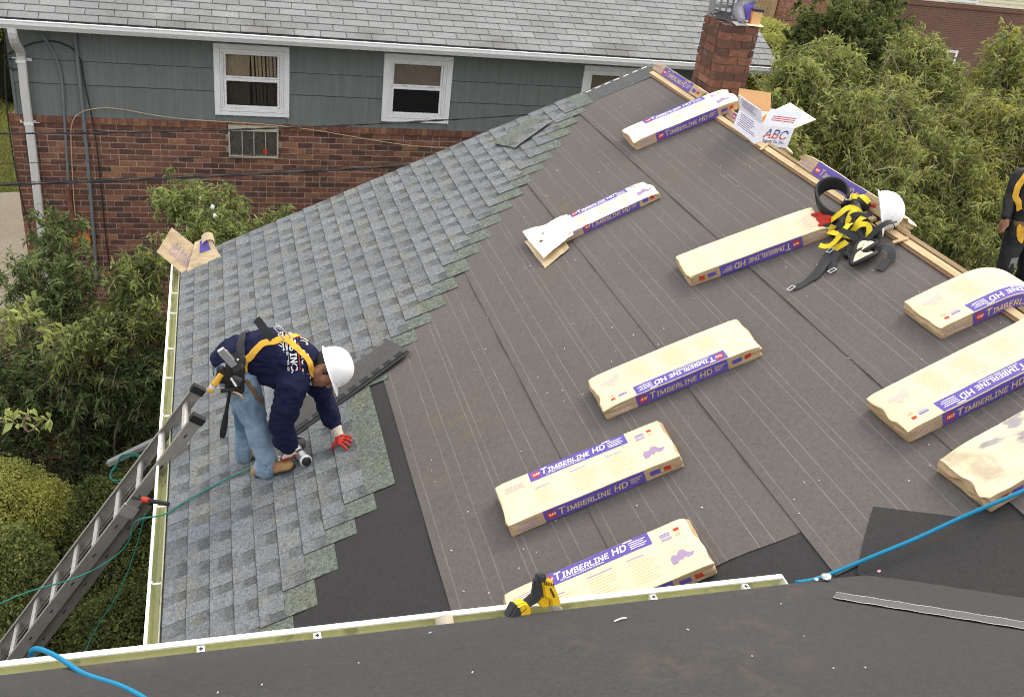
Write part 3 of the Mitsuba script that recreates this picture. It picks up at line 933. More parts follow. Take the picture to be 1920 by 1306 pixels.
far_window(28.6, 30.05, -0.02, 1.7)
far_window(28.7, 29.9, -2.75, -1.9)
far_window(32.0, 33.2, -2.75, -1.9)
put('downspout', G().box((DX - 0.14, DY + 11.0, GZ), (DX - 0.02, DY + 11.14, 2.2)), 'm_white', dh)
gh = thing('garage', 'pale grey rendered garage behind the wooden fence', 'garage')
put('wall', G().box((20, 48, GZ), (27.5, 52, 3.0)), 'm_concrete', gh)
put('roof', G().prism([(19.6, 3.0), (27.9, 3.0), (23.7, 4.6)], 47.7, 52.3, fr=lambda v: v[:, [0, 2, 1]]), 'm_old_shingle', gh)
fe = thing('wooden_fence', 'brown wooden fence of pointed boards beyond the hedge', 'fence')
for i in range(17):
    x = 21.6 + i * 0.185
    g = G().prism([(x, GZ), (x + 0.165, GZ), (x + 0.165, -1.52), (x + 0.082, -1.40), (x, -1.52)], 40.6, 40.63, fr=lambda v: v[:, [0, 2, 1]], t=(r.random(), 0.2))
    put('board', g, 'm_wood', fe)
put('post', G().box((24.75, 40.55, GZ), (24.95, 40.75, -1.25), (0.5, 0)), 'm_wood', fe)
put('rail', G().box((21.6, 40.63, -1.9), (24.75, 40.68, -1.8), (0.5, 0.3)), 'm_wood', fe)

# ------------------------------------------------------------------ vegetation
def leaf_mesh(P, D, L, W, tone, yellow, r, droop=0.25):
    n = len(P)
    N = r.normal(size=(n, 3)) * 0.6 + [0, 0, 1.0]
    S = np.cross(D, N)
    S /= np.linalg.norm(S, axis=1, keepdims=True) + 1e-9
    up = np.cross(S, D)
    L, W = np.broadcast_to(L, n)[:, None], np.broadcast_to(W, n)[:, None]
    a = P
    m = P + D * L * 0.45
    l = m + S * W / 2 + up * W * 0.22
    q = m - S * W / 2 + up * W * 0.22
    t = P + D * L - np.array([0, 0, 1.0]) * L * droop * r.uniform(0.2, 1, (n, 1))
    V = np.stack([a, l, t, q], 1).reshape(-1, 3)
    i = np.arange(n)[:, None] * 4
    F = np.stack([i + [0, 1, 2], i + [0, 2, 3]], 1).reshape(-1, 3)
    tt = np.repeat(np.stack([tone, yellow], 1), 4, 0)
    return V, F, tt


def unit(v):
    return v / (np.linalg.norm(v, axis=-1, keepdims=True) + 1e-9)


def shrub(name, label, cat, base, clumps, seed, leaf=(0.10, 0.02), per=34, tone=(0.35, 0.95), yellow=0.15, lift=0.35, twig_tone=0.0, bare=0.0, spread=0.8, group=None, droop=0.25, dens=1.0, splay=0.9, limb=0.035, cool=0.0):
    r = np.random.default_rng(seed)
    base = np.asarray(base, float)
    key = thing(name, label, cat, group)
    lv, tw, tr = G(), G(), G()
    for c, rx, rz, n in clumps:
        c = np.asarray(c, float)
        n = int(n * dens)
        # a limb from the foot to the clump
        k = np.linspace(0, 1, 9)[:, None]
        foot = base + r.normal(0, 0.12, 3) * [1, 1, 0]
        mid = foot * 0.5 + c * 0.5 + [r.normal(0, .15), r.normal(0, .15), 0.2]
        low = c - [0, 0, rz * 0.5]
        path = foot * (1 - k) ** 2 + mid * 2 * k * (1 - k) + low * k ** 2
        tr.tube(path, np.linspace(limb, limb * 0.4, 9), 6)
        d = unit(r.normal(size=(n, 3)))
        rad = r.random((n, 1)) ** 0.45
        tip = c + d * rad * [rx, rx, rz]
        go = unit(d * 0.55 + r.normal(size=(n, 3)) * 0.55 + [0, 0, 0.55])
        st = tip - go * r.uniform(0.22, 0.6, (n, 1)) * rx * 1.7
        ct = (st + tip) / 2 + np.array([0, 0, 1.0]) * lift * np.linalg.norm(tip - st, axis=1, keepdims=True) * r.uniform(0.1, 0.9, (n, 1)) + r.normal(0, 0.04, (n, 3))
        for j in range(n):
            k = np.linspace(0, 1, 6)[:, None]
            pts = st[j] * (1 - k) ** 2 + ct[j] * 2 * k * (1 - k) + tip[j] * k ** 2
            tw.tube(pts, np.linspace(0.007, 0.0025, 6), 3, (twig_tone + r.uniform(0, .3), 0), caps=False)
        for j in range(0, n, 4):                          # forks that carry the shoots
            k = np.linspace(0, 1, 5)[:, None]
            tw.tube(low * (1 - k) + st[j] * k + np.sin(np.pi * k) * r.normal(0, 0.06, 3), np.linspace(0.012, 0.006, 5), 4, (twig_tone * 0.6 + r.uniform(0, .3), 0), caps=False)
        leafy = r.random(n) >= bare
        st, ct, tip, m = st[leafy], ct[leafy], tip[leafy], int(leafy.sum())
        u = r.uniform(0.18, 1.0, (m, per, 1))
        P = st[:, None] * (1 - u) ** 2 + ct[:, None] * 2 * u * (1 - u) + tip[:, None] * u ** 2
        tan = unit((ct - st)[:, None] * (1 - u) + (tip - ct)[:, None] * u)
        D = unit(tan * r.uniform(0.1, 0.9, (m, per, 1)) + splay * unit(r.normal(size=(m, per, 3))) * 0.8 - [0, 0, droop])
        P = (P + r.normal(0, 0.012, P.shape)).reshape(-1, 3)
        D = D.reshape(-1, 3)
        N = len(P)
        shoot_t = np.repeat(r.uniform(-0.22, 0.22, m), per)
        hue = np.clip(np.repeat(r.random(m) ** 3, per) * yellow * 2.0 + (r.random(N) < 0.06) * 0.6 * min(1, yellow * 5), 0, 1) - cool * r.uniform(0.3, 1.0, N)
        tn = np.clip(r.uniform(tone[0], tone[1], N) + shoot_t, 0, 1)
        lv.add(*leaf_mesh(P, D, leaf[0] * r.uniform(0.55, 1.25, N), leaf[1] * r.uniform(0.7, 1.3, N), tn, hue, r))
    put('trunk', tr, 'm_bark', key)
    put('twigs', tw, 'm_bark', key, kind='stuff')
    put('crown', lv, 'm_leaf', key, kind='stuff')
    return key


def hedge(name, label, blobs, seed, leaf=0.03, n=9000, tone=(0.3, 0.9), yellow=0.1, core=(0.02, 0.02)):
    """A clipped or ground-hugging shrub: small leaves all over lumpy mounds round a twiggy core."""
    r = np.random.default_rng(seed)
    key = thing(name, label, 'hedge')
    lv, co = G(), G()
    tot = sum(b[1] * b[2] for b in blobs)
    for c, rx, rz in blobs:
        c = np.asarray(c, float)
        m = int(n * rx * rz / tot)
        d = unit(r.normal(size=(m, 3)))
        d[:, 2] = np.abs(d[:, 2]) * 1.0 - 0.15
        d = unit(d)
        bump = 1 + 0.28 * (meshkit.fbm(d * 2.6 + c, 3, seed) - 0.5) + 0.10 * (meshkit.noise(d * 9 + c, seed) - 0.5)
        P = c + d * bump[:, None] * [rx, rx, rz] * (1 - 0.16 * r.random((m, 1)) ** 2 + (r.random((m, 1)) < 0.10) * r.uniform(0.02, 0.13, (m, 1)))
        D = unit(d * 0.6 + unit(r.normal(size=(m, 3))))
        big = meshkit.noise(P * 5, seed + 3)
        tn = np.clip(r.uniform(tone[0], tone[1], m) + 0.25 * (big - 0.5), 0, 1)
        yl = np.clip(yellow * (0.3 + 1.4 * meshkit.noise(P * 2.2, seed + 9)) + (r.random(m) < 0.01) * 0.7, 0, 1)
        lv.add(*leaf_mesh(P, D, leaf * r.uniform(0.6, 1.3, m), leaf * 0.55 * r.uniform(0.7, 1.3, m), tn, yl, r))
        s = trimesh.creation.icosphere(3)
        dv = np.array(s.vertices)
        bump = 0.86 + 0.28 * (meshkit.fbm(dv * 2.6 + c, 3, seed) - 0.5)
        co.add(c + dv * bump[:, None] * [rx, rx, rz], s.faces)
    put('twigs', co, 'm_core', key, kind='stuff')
    put('foliage', lv, 'm_leaf', key, kind='stuff')
    return key


TR = dict(cat='tree', leaf=(0.110, 0.025), per=24, dens=2.0, tone=(0.22, 1.0), yellow=0.10, bare=0.14, twig_tone=0.8, splay=1.5, limb=0.022)
shrub('willow_tree', 'leafy tree with slender olive leaves next to the chimney and the open white box', base=(7.9, 10.9, GZ), seed=1, **TR, clumps=[
    ((8.00, 11.53, 1.58), .46, .50, 90), ((8.73, 11.96, 1.74), .46, .45, 90), ((7.19, 10.20, 0.90), .36, .54, 76), ((8.42, 10.74, 1.30), .64, .58, 120), ((7.36, 11.00, 1.30), .30, .42, 60), ((7.50, 9.72, 0.50), .40, .45, 66), ((7.6, 10.2, 0.2), .6, .6, 70), ((8.0, 11.2, 0.6), .7, .6, 90)])
shrub('willow_tree', 'leafy tree with many bare pale twigs, in the middle of the tree row', base=(9.6, 11.2, GZ), seed=2, **{**TR, 'bare': 0.16}, clumps=[
    ((10.59, 12.59, 1.82), .49, .47, 80), ((10.67, 12.05, 1.52), .50, .55, 90), ((9.44, 11.18, 1.25), .67, .68, 130), ((9.83, 10.36, 0.76), .66, .66, 120), ((8.67, 10.18, 0.80), .64, .64, 120), ((9.5, 11.0, 0.3), .9, .7, 100)])
shrub('willow_tree', 'yellow-tinged leafy tree at the right edge, behind the man beyond the ridge', base=(11.0, 11.0, GZ), seed=3, **{**TR, 'yellow': 0.2}, clumps=[
    ((11.67, 11.89, 1.92), .48, .64, 96), ((10.87, 10.98, 1.17), .68, .70, 130), ((11.48, 10.84, 1.23), .55, .87, 120), ((10.17, 10.12, 0.56), .58, .58, 100), ((11.0, 10.8, 0.2), .9, .7, 110), ((12.4, 12.0, 1.6), .6, .8, 90)])
shrub('willow_tree', 'lower sparse green tree showing brown stems right above the ridge boards', base=(9.6, 10.1, GZ), seed=4, **{**TR, 'tone': (0.2, 0.9), 'yellow': 0.08, 'bare': 0.2, 'twig_tone': 0.1}, clumps=[
    ((8.85, 9.72, 0.30), .62, .47, 90), ((9.72, 9.75, 0.19), .63, .49, 96), ((10.57, 9.80, 0.17), .51, .50, 84), ((8.13, 9.75, 0.45), .40, .46, 70), ((9.9, 10.1, -0.6), .9, .6, 80), ((8.6, 9.9, -0.4), .7, .6, 60)])
shrub('dark_shrub', 'dark green bushy tree in front of the orange brick wall', cat='tree', base=(11.3, 15.6, GZ), seed=5, leaf=(0.085, 0.042), per=56, tone=(0.10, 0.55), yellow=0.02, bare=0.02, limb=0.025, clumps=[
    ((11.14, 16.36, 1.43), .50, .69, 76), ((11.41, 15.85, 1.75), .69, .68, 96), ((11.54, 15.03, 1.47), .57, .66, 86), ((10.35, 15.26, 1.10), .43, .55, 66), ((12.41, 16.16, 1.85), .60, .69, 80), ((11.3, 15.2, 0.7), .8, .8, 90)])
r9 = np.random.default_rng(9)
for j, (p, lb) in enumerate((((11.6, 15.6, 0.0), 'bare straggling shoots in front of the far brick wall, left'), ((13.4, 13.6, 0.4), 'bare straggling shoots in front of the far brick wall, far right'))):
    k0 = thing('bare_sapling', lb, 'sapling')
    g = G()
    for q in range(16):
        a = np.array(p) + r9.normal(0, 0.25, 3) + [1.6 * (q % 4) * 0.4, 0, 0]
        b = a + [r9.normal(0, 0.5), r9.normal(0, 0.4), r9.uniform(0.9, 1.7)]
        g.tube(smooth_path([a - [0, 0, 1.2], a, (a + b) / 2 + r9.normal(0, .1, 3), b], 12), np.linspace(0.012, 0.003, 12), 4, (0.6, 0), caps=False)
    g.tube([(p[0] + .6, p[1], GZ), (p[0] + .5, p[1], p[2] - 0.9)], [0.04, 0.02], 6)
    put('twigs', g, 'm_bark', k0)
hedge('hedge', 'rounded bright green hedge between the pale roof end and the wooden fence', [((12.4, 19.3, -0.25), .95, 1.05), ((13.9, 22.2, -0.45), 1.0, 1.0), ((11.4, 16.6, -0.1), .80, .95), ((15.6, 25.5, -0.9), 1.1, 1.0), ((10.9, 15.2, -0.6), .8, 1.0)], 31, 0.085, 40000, (0.45, 1.0), 0.22)
hedge('hedge', 'dark tall hedge at the top left corner beyond the brick house', [((-4.2, 24.5, -0.9), 1.2, 2.4), ((-5.6, 25.5, -1.0), 1.4, 2.4)], 32, 0.10, 16000, (0.1, 0.6), 0.05)
hedge('hedge', 'dark shrub mass under the chimney side of the neighbour house', [((8.9, 13.0, -0.6), .8, 1.1), ((9.6, 14.0, -0.3), .8, 1.1), ((8.6, 11.9, -1.4), .9, 1.0)], 33, 0.08, 26000, (0.1, 0.55), 0.03)

BU = dict(cat='bush', cool=0.45, dens=1.3, splay=1.4, limb=0.016, leaf=(0.090, 0.021), per=26, yellow=0.10, twig_tone=0.1, bare=0.04, droop=0.3)
key = shrub('butterfly_bush', 'green butterfly bush with two white flower heads in front of the brick wall', base=(0.3, 10.5, GZ), seed=11, tone=(0.30, 0.98), **BU, clumps=[
    ((0.31, 10.42, 0.08), .42, .36, 66), ((-0.10, 10.79, 0.09), .30, .31, 44), ((0.52, 10.05, -0.02), .35, .30, 56), ((0.94, 9.98, 0.12), .22, .26, 26), ((0.07, 10.21, -0.25), .38, .30, 50), ((0.3, 10.3, -0.8), .5, .5, 50)])
fl = G()
for p in ((0.30, 10.05, 0.27), (0.32, 10.02, 0.18)):
    for q in range(40):
        d = unit(r9.normal(size=3))
        s = trimesh.creation.icosphere(0, 0.008)
        fl.add(np.array(s.vertices) + np.array(p) + d * 0.013 * [1, 1, 1.7], s.faces)
put('flower_head', fl, 'm_card_white', key)
shrub('butterfly_bush', 'grey-green butterfly bush in front of the white downspout', base=(-1.4, 10.7, GZ), seed=12, tone=(0.15, 0.80), **{**BU, 'yellow': 0.03, 'cool': 0.9}, clumps=[
    ((-1.38, 10.93, -0.44), .36, .38, 50), ((-1.66, 10.39, -0.75), .35, .40, 46), ((-1.31, 10.45, -0.85), .42, .41, 60), ((-1.58, 9.95, -1.05), .42, .36, 46), ((-1.5, 10.4, -1.5), .5, .5, 50)])
shrub('butterfly_bush', 'large butterfly bush between the torn paper sack and the ladder, yellow shoots on top', base=(-0.7, 9.6, GZ), seed=13, tone=(0.12, 0.85), **{**BU, 'yellow': 0.18, 'dens': 1.2}, clumps=[
    ((-0.52, 9.74, -0.45), .39, .42, 80), ((-0.72, 9.39, -0.80), .46, .38, 76), ((-0.30, 9.27, -0.74), .27, .38, 46), ((-1.06, 9.12, -0.95), .43, .37, 56)])
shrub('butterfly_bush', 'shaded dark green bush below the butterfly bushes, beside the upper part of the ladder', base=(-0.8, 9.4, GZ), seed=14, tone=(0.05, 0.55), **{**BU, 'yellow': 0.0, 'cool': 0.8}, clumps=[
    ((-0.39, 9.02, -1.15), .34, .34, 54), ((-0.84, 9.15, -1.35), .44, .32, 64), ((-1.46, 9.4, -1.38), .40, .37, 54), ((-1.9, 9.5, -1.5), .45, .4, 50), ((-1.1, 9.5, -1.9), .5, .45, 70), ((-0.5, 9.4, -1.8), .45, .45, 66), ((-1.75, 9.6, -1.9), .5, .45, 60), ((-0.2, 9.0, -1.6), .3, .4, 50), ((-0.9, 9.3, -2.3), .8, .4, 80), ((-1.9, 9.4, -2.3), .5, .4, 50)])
key = shrub('broadleaf_branch', 'broad-leaved branch with grey-green leaves reaching in at the left edge', cat='bush', base=(-2.7, 8.0, -1.2), seed=15, leaf=(0.10, 0.050), limb=0.006, per=7, tone=(0.45, 0.95), yellow=0.02, twig_tone=0.2, droop=0.2, splay=0.8, clumps=[
    ((-1.30, 8.15, -0.02), .26, .20, 10), ((-1.10, 8.05, -0.12), .20, .14, 8), ((-1.20, 7.15, -0.42), .16, .12, 6), ((-1.5, 8.0, 0.10), .25, .25, 9)])
hedge('boxwood', 'rounded yellow-green boxwood left of the ladder', [((-1.80, 8.40, -2.32), .50, .48), ((-1.42, 8.25, -2.36), .36, .42)], 21, 0.036, 34000, (0.6, 1.0), 0.26)
hedge('boxwood', 'grey-green leafy shrub below the yellow-green boxwood', [((-1.60, 7.40, -2.45), .44, .62)], 22, 0.042, 22000, (0.2, 0.8), 0.0)
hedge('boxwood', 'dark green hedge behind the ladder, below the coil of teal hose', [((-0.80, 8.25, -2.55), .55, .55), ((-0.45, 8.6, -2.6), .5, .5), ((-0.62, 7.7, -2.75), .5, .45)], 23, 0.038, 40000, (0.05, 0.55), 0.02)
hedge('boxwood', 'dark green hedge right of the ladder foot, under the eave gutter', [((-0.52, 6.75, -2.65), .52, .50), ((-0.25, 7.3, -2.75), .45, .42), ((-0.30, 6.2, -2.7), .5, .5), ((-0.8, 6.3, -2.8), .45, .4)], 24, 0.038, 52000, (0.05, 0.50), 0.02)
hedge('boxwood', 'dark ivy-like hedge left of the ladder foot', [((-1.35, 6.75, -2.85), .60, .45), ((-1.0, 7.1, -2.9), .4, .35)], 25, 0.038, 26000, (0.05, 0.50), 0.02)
# fallen leaves
g = G()
P = np.stack([r9.uniform(-3.5, 1.0, 900), r9.uniform(6, 13, 900), np.full(900, GZ + 0.012)], 1)
D = unit(r9.normal(size=(900, 3)) * [1, 1, 0.15])
g.add(*leaf_mesh(P, D, 0.07, 0.035, r9.uniform(.6, 1, 900), r9.uniform(.6, 1, 900), r9, 0))
put('fallen_leaves', g, 'm_leaf', kind='stuff', label='yellowed leaves lying on the soil', cat='leaves')
g = G()
P = np.stack([r9.uniform(-7.5, -3.0, 16000), r9.uniform(18.7, 30, 16000), np.full(16000, GZ)], 1)
D = unit(r9.normal(size=(16000, 3)) * 0.5 + [0, 0, 1.0])
g.add(*leaf_mesh(P, D, 0.09, 0.012, r9.uniform(.5, 1, 16000), r9.uniform(0.1, .6, 16000), r9, 0))
put('grass', g, 'm_leaf', kind='stuff', label='tufted lawn beyond the concrete drive', cat='grass')
# low picket fence between the plots, mostly swallowed by the bushes
pf = thing('picket_fence', 'weathered picket fence with pointed tops in the shade behind the bushes', 'fence')
for i in range(15):
    x = -1.75 + i * 0.125
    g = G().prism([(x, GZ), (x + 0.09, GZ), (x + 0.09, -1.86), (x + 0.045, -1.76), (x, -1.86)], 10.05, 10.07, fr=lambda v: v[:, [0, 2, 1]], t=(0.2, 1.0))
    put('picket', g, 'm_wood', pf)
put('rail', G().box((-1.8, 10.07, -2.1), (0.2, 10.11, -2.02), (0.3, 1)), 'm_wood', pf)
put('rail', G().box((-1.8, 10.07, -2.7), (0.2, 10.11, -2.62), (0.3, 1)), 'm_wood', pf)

# ------------------------------------------------------------------ things lying on the roof
# places on the main roof in metres: (up the slope from the eave, along the eave, height above the deck)
K = {
    'pad_loop': [(4.852, 5.158, 0.1), (4.816, 5.237, 0.14), (4.842, 5.356, 0.17), (4.914, 5.444, 0.19), (4.993, 5.436, 0.2), (5.047, 5.374, 0.18), (5.033, 5.281, 0.14), (4.952, 5.238, 0.09)],
    'y1': [(4.809, 5.198, 0.05), (4.824, 5.141, 0.12), (4.867, 5.098, 0.17), (4.925, 5.099, 0.18), (4.963, 5.076, 0.16), (4.987, 5.093, 0.1)],
    'y2': [(4.763, 5.113, 0.06), (4.777, 5.02, 0.08), (4.8, 4.941, 0.09), (4.826, 4.91, 0.08), (4.86, 4.914, 0.05)],
    'y3': [(4.848, 4.971, 0.07), (4.875, 4.944, 0.12), (4.909, 4.92, 0.14), (4.938, 4.908, 0.12), (4.924, 4.88, 0.09), (4.91, 4.9, 0.05)],
    'y4': [(4.682, 4.938, 0.03), (4.712, 4.92, 0.05), (4.75, 4.902, 0.07), (4.778, 4.909, 0.07)],
    'y5': [(5.008, 5.262, 0.13), (5.045, 5.246, 0.15), (5.073, 5.243, 0.13)],
    'y6': [(5.11, 5.266, 0.12), (5.099, 5.195, 0.13), (5.105, 5.157, 0.11)],
    'blk1': [(4.712, 4.971, 0.05), (4.643, 4.925, 0.03), (4.556, 4.86, 0.02), (4.443, 4.787, 0.012), (4.363, 4.761, 0.01), (4.292, 4.763, 0.01)],
    'blk2': [(4.725, 4.911, 0.04), (4.624, 4.869, 0.025), (4.544, 4.811, 0.03), (4.465, 4.771, 0.018), (4.4, 4.779, 0.012)],
    'blk3': [(4.691, 4.875, 0.04), (4.629, 4.841, 0.02), (4.589, 4.788, 0.012), (4.57, 4.757, 0.012)],
    'blk4': [(4.849, 4.712, 0.03), (4.915, 4.724, 0.05), (4.931, 4.672, 0.06), (4.909, 4.619, 0.04), (4.875, 4.593, 0.02)],
    'blk5': [(4.878, 4.619, 0.03), (4.826, 4.592, 0.02), (4.788, 4.574, 0.015)],
    'blk6': [(4.826, 4.926, 0.06), (4.762, 4.838, 0.05), (4.721, 4.751, 0.03)],
    'pads': [(4.83, 4.786, 0.06), (4.769, 4.715, 0.05)],
    'bag1': [(4.94, 5.171, 0.07), (4.957, 5.088, 0.07), (4.846, 5.106, 0.05), (4.888, 5.024, 0.06)],
    'bag2': [(4.81, 4.832, 0.03), (4.733, 4.832, 0.025), (4.882, 4.763, 0.03), (5.045, 5.26, 0.08), (5.089, 5.214, 0.08), (4.976, 4.908, 0.04)],
    'glove': [(4.792, 5.241, 0.09), (4.772, 5.292, 0.08), (4.818, 5.246, 0.11), (4.824, 5.185, 0.1), (4.79, 5.174, 0.07)],
    'hat': [(5.066, 4.985, 0.12)],
    'hat2': [(5.15, 4.989, 0.15), (4.998, 4.996, 0.08)],
    'visor': [(5.008, 4.867, 0.04)],
    'buck': [(4.281, 4.757, 0.014), (4.571, 4.752, 0.014), (5.004, 5.239, 0.15), (4.784, 5.125, 0.07), (4.784, 4.945, 0.1), (4.664, 4.926, 0.04)],
    'loose': [(3.364, 8.855, 0.0), (3.456, 8.517, 0.0), (3.934, 8.738, 0.0), (3.818, 9.011, 0.0)],
    'dark': [(0.92, 5.507, 0.0), (1.804, 5.879, 0.0), (1.739, 6.104, 0.0)],
    'nails': [(3.576, 5.209, 0.0), (4.027, 4.884, 0.0), (3.906, 5.109, 0.0)],
    'gun': [(0.903, 5.356, 0.05), (0.986, 5.13, 0.05), (0.928, 5.283, 0.05)],
    'hose': [(0.723, 5.268, 0.07), (0.644, 5.305, 0.06), (0.557, 5.334, 0.035), (0.473, 5.337, 0.02), (0.375, 5.325, 0.016), (0.28, 5.313, 0.016), (0.166, 5.291, 0.016), (0.072, 5.268, 0.016), (0.016, 5.245, 0.03), (-0.052, 5.261, 0.03)],
    'rope': [(3.114, 2.714, 0.02), (3.317, 2.681, 0.03), (3.523, 2.664, 0.04), (3.729, 2.647, 0.05), (3.936, 2.633, 0.07), (4.079, 2.607, 0.1), (4.238, 2.588, 0.12)],
}


NRM = ROOF[2]


def KP(name):
    return RP(np.array(K[name], float) + [0, 0, 0.008])


_texts = {}


def text(s, bold=True, italic=0.0):
    """(vertices, faces) of flat lettering, capitals one unit high, starting at the origin; thickness 0.01."""
    if (s, bold) not in _texts:
        m = meshkit.text_mesh(s, 1.0, 0.01, bold)
        _texts[(s, bold)] = (np.array(m.vertices), np.array(m.faces))
    v, f = _texts[(s, bold)]
    v = v.copy()
    v[:, 0] += italic * v[:, 1]
    return v, f


def small_caps(word, tail):
    """The bundle's wordmark: a tall first letter, the rest in small capitals, then two tall letters."""
    vs, fs, n, x = [], [], 0, 0.0
    for s, h, gap in ((word[0], 1.25, -0.02), (word[1:], 0.92, 0.42), (tail, 1.12, 0)):
        v, f = text(s, True, 0.16)
        v = v * [h, h, 1]
        v[:, 0] += x - v[:, 0].min()
        x = v[:, 0].max() + gap
        vs.append(v)
        fs.append(f + n)
        n += len(v)
    return np.vstack(vs), np.vstack(fs), x


MARK = small_caps('TIMBERLINE', 'HD')


def bend(c):
    """Roof coordinates to the world, carried smoothly over the ridge on to the back slope."""
    c = np.asarray(c, float)
    u0, u1 = 5.02, 5.34
    s = np.linspace(u0, u1, 65)
    th = AL * (1 - 2 * mi_step((s - u0) / (u1 - u0)))
    ds = s[1] - s[0]
    x = u0 * CA + np.concatenate([[0], np.cumsum(np.cos(th[:-1]) * ds)])
    z = u0 * SA + np.concatenate([[0], np.cumsum(np.sin(th[:-1]) * ds)])
    u = c[:, 0]
    a = np.interp(u, s, th)
    px = np.where(u < u0, u * CA, np.where(u > u1, x[-1] + (u - u1) * CA, np.interp(u, s, x)))
    pz = np.where(u < u0, u * SA, np.where(u > u1, z[-1] - (u - u1) * SA, np.interp(u, s, z)))
    return np.stack([px - np.sin(a) * c[:, 2], c[:, 1], pz + np.cos(a) * c[:, 2]], 1)


def mi_step(t):
    t = np.clip(t, 0, 1)
    return t * t * (3 - 2 * t)


def bundle(label, place, design, seed, L=1.0, W=0.337, H=0.092, crumple=1.0, dirt=0.0, white=0.0, group='paper wrapped bundles of shingles'):
    """A paper wrapped bundle. Local axes: along, across, up. place() takes local points to the world.
    design: 'far' band on the far edge of the top, 'near' the same turned round, 'under' lying on its face."""
    r = np.random.default_rng(seed)
    key = thing('shingle_bundle', label, 'bundle', group)
    R = 0.008
    lo, hi = np.array([0, 0, 0.0]), np.array([L, W, H])

    def skin(p, off=0.0):
        q = np.clip(p, lo + R, hi - R)
        d = p - q
        n = np.linalg.norm(d, axis=1, keepdims=True)
        return q + d / np.maximum(n, 1e-9) * (R + off)

    def warp(p):
        o = r0 * 3.7
        k = meshkit.fbm(p * [5, 9, 9] + o, 3, seed) - 0.5
        k2 = meshkit.fbm(p * [5, 9, 9] + o + 50, 3, seed) - 0.5
        k3 = meshkit.noise(p * [13, 16, 30] + o, seed + 2) - 0.5
        endw = np.exp(-np.minimum(p[:, 0], L - p[:, 0]) / 0.06)
        edge = 0.4 + 1.6 * endw
        q = p.copy()
        q[:, 2] += crumple * (0.015 * k * edge + 0.012 * k3 * endw) * (p[:, 2] > 0.02) - 0.02 * endw * crumple * (p[:, 2] / H) ** 2 * 0.5
        q[:, 1] += crumple * (0.010 * k2 * edge + 0.010 * k3 * endw)
        q[:, 0] += crumple * 0.028 * k3 * endw * (p[:, 2] / H)
        ply_ = meshkit.fbm(p * [6, 4, 42] + o + 9, 2, seed + 4) - 0.5      # creases along the sides, where the wrapper shrinks on to the strips
        side = np.clip((H - p[:, 2]) / 0.015, 0, 1) * np.clip(p[:, 2] / 0.015, 0, 1)
        q[:, 1] += 0.010 * crumple * ply_ * side * np.where(p[:, 1] < W / 2, -1, 1) * (0.35 + endw)
        q[:, 0] += 0.030 * crumple * ply_ * side * endw
        return q

    r0 = r.random(3)

    def lay(p, off=0.0):
        return place(warp(skin(np.asarray(p, float), off)))

    g = G()
    na, nb_, nc = int(L * 90), 26, 16
    aa, bb, cc = np.linspace(0, L, na), np.linspace(0, W, nb_), np.linspace(0, H, nc)

    def face(U, V, fn, tone, flip):
        P = np.array([[fn(u, v) for v in V] for u in U])
        g.grid(lay(P.reshape(-1, 3)).reshape(P.shape), tone, flip)

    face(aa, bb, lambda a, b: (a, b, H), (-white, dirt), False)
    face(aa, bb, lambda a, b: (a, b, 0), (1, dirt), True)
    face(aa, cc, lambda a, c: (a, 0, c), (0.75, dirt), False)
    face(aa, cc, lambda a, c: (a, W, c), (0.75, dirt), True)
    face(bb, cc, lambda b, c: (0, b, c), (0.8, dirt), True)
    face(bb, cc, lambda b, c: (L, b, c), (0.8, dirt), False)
    put('wrapper', g, 'm_kraft', key, smooth=False)

    turn = (lambda p: np.stack([L - p[:, 0], W - p[:, 1], p[:, 2]], 1)) if design == 'near' else (lambda p: p)
    if design == 'under':
        turn = lambda p: np.stack([L - p[:, 0], p[:, 1], H - p[:, 2]], 1)

    def patch(a0, a1, b0, b1, off, dest, side=0, n=24):
        """A printed rectangle: on the top (side 0), on the face at across = 0 (side 1) or at across = W (side 2)."""
        A, B = np.meshgrid(np.linspace(a0, a1, n), np.linspace(b0, b1, 5), indexing='ij')
        A, B = A.ravel(), B.ravel()
        p = np.stack([A, B, A * 0 + H], 1) if side == 0 else np.stack([A, A * 0 + (0 if side == 1 else W), B], 1)
        dest.grid(lay(turn(p), off).reshape(n, 5, 3))

    def letters(v, f, a, b, sc, off, dest, side=0, back=False):
        v = v * [sc, sc, 1]
        X, Y = a + v[:, 0], b + v[:, 1]
        if side == 0:
            p = np.stack([X, Y, X * 0 + H], 1)
        elif side == 1:
            p = np.stack([X, X * 0, Y], 1)
        else:
            p = np.stack([L - X, X * 0 + W, Y], 1)
        dest.add(lay(turn(p), off), f)

    panels, logos = [], []
    purple, print_, logo, tanp, ink = G(), G(), G(), G(), G()

    def fresh(l):
        l.append(G())
        return l[-1]

    p0, p1 = 0.20 * L, 0.785 * L
    bw = 0.255 * W
    # faces at the sides carry the panel too; the top band only when the bundle lies face up
    patch(p0, p1, 0.006, H - 0.004, 0.0012, fresh(panels), 1)
    patch(L - p1, L - p0, 0.006, H - 0.004, 0.0012, fresh(panels), 2)
    tw = MARK[2]
    sc = 0.40 * L / tw
    for side in (1, 2):
        s0 = p0 if side == 1 else p0
        letters(MARK[0], MARK[1], s0 + 0.085 * L, 0.026, sc, 0.0032, tanp, side)
        patch(*((s0 + 0.018 * L, s0 + 0.068 * L) if side == 1 else (L - s0 - 0.068 * L, L - s0 - 0.018 * L)), 0.024, 0.070, 0.0020, fresh(logos), side, 3)
        for q in range(3):
            a = s0 + (0.50 + 0.0) * L
            x0, x1 = a, a + (0.07 - 0.015 * q) * L
            patch(*((x0, x1) if side == 1 else (L - x1, L - x0)), 0.060 - q * 0.014, 0.066 - q * 0.014, 0.0020, tanp, side, 3)
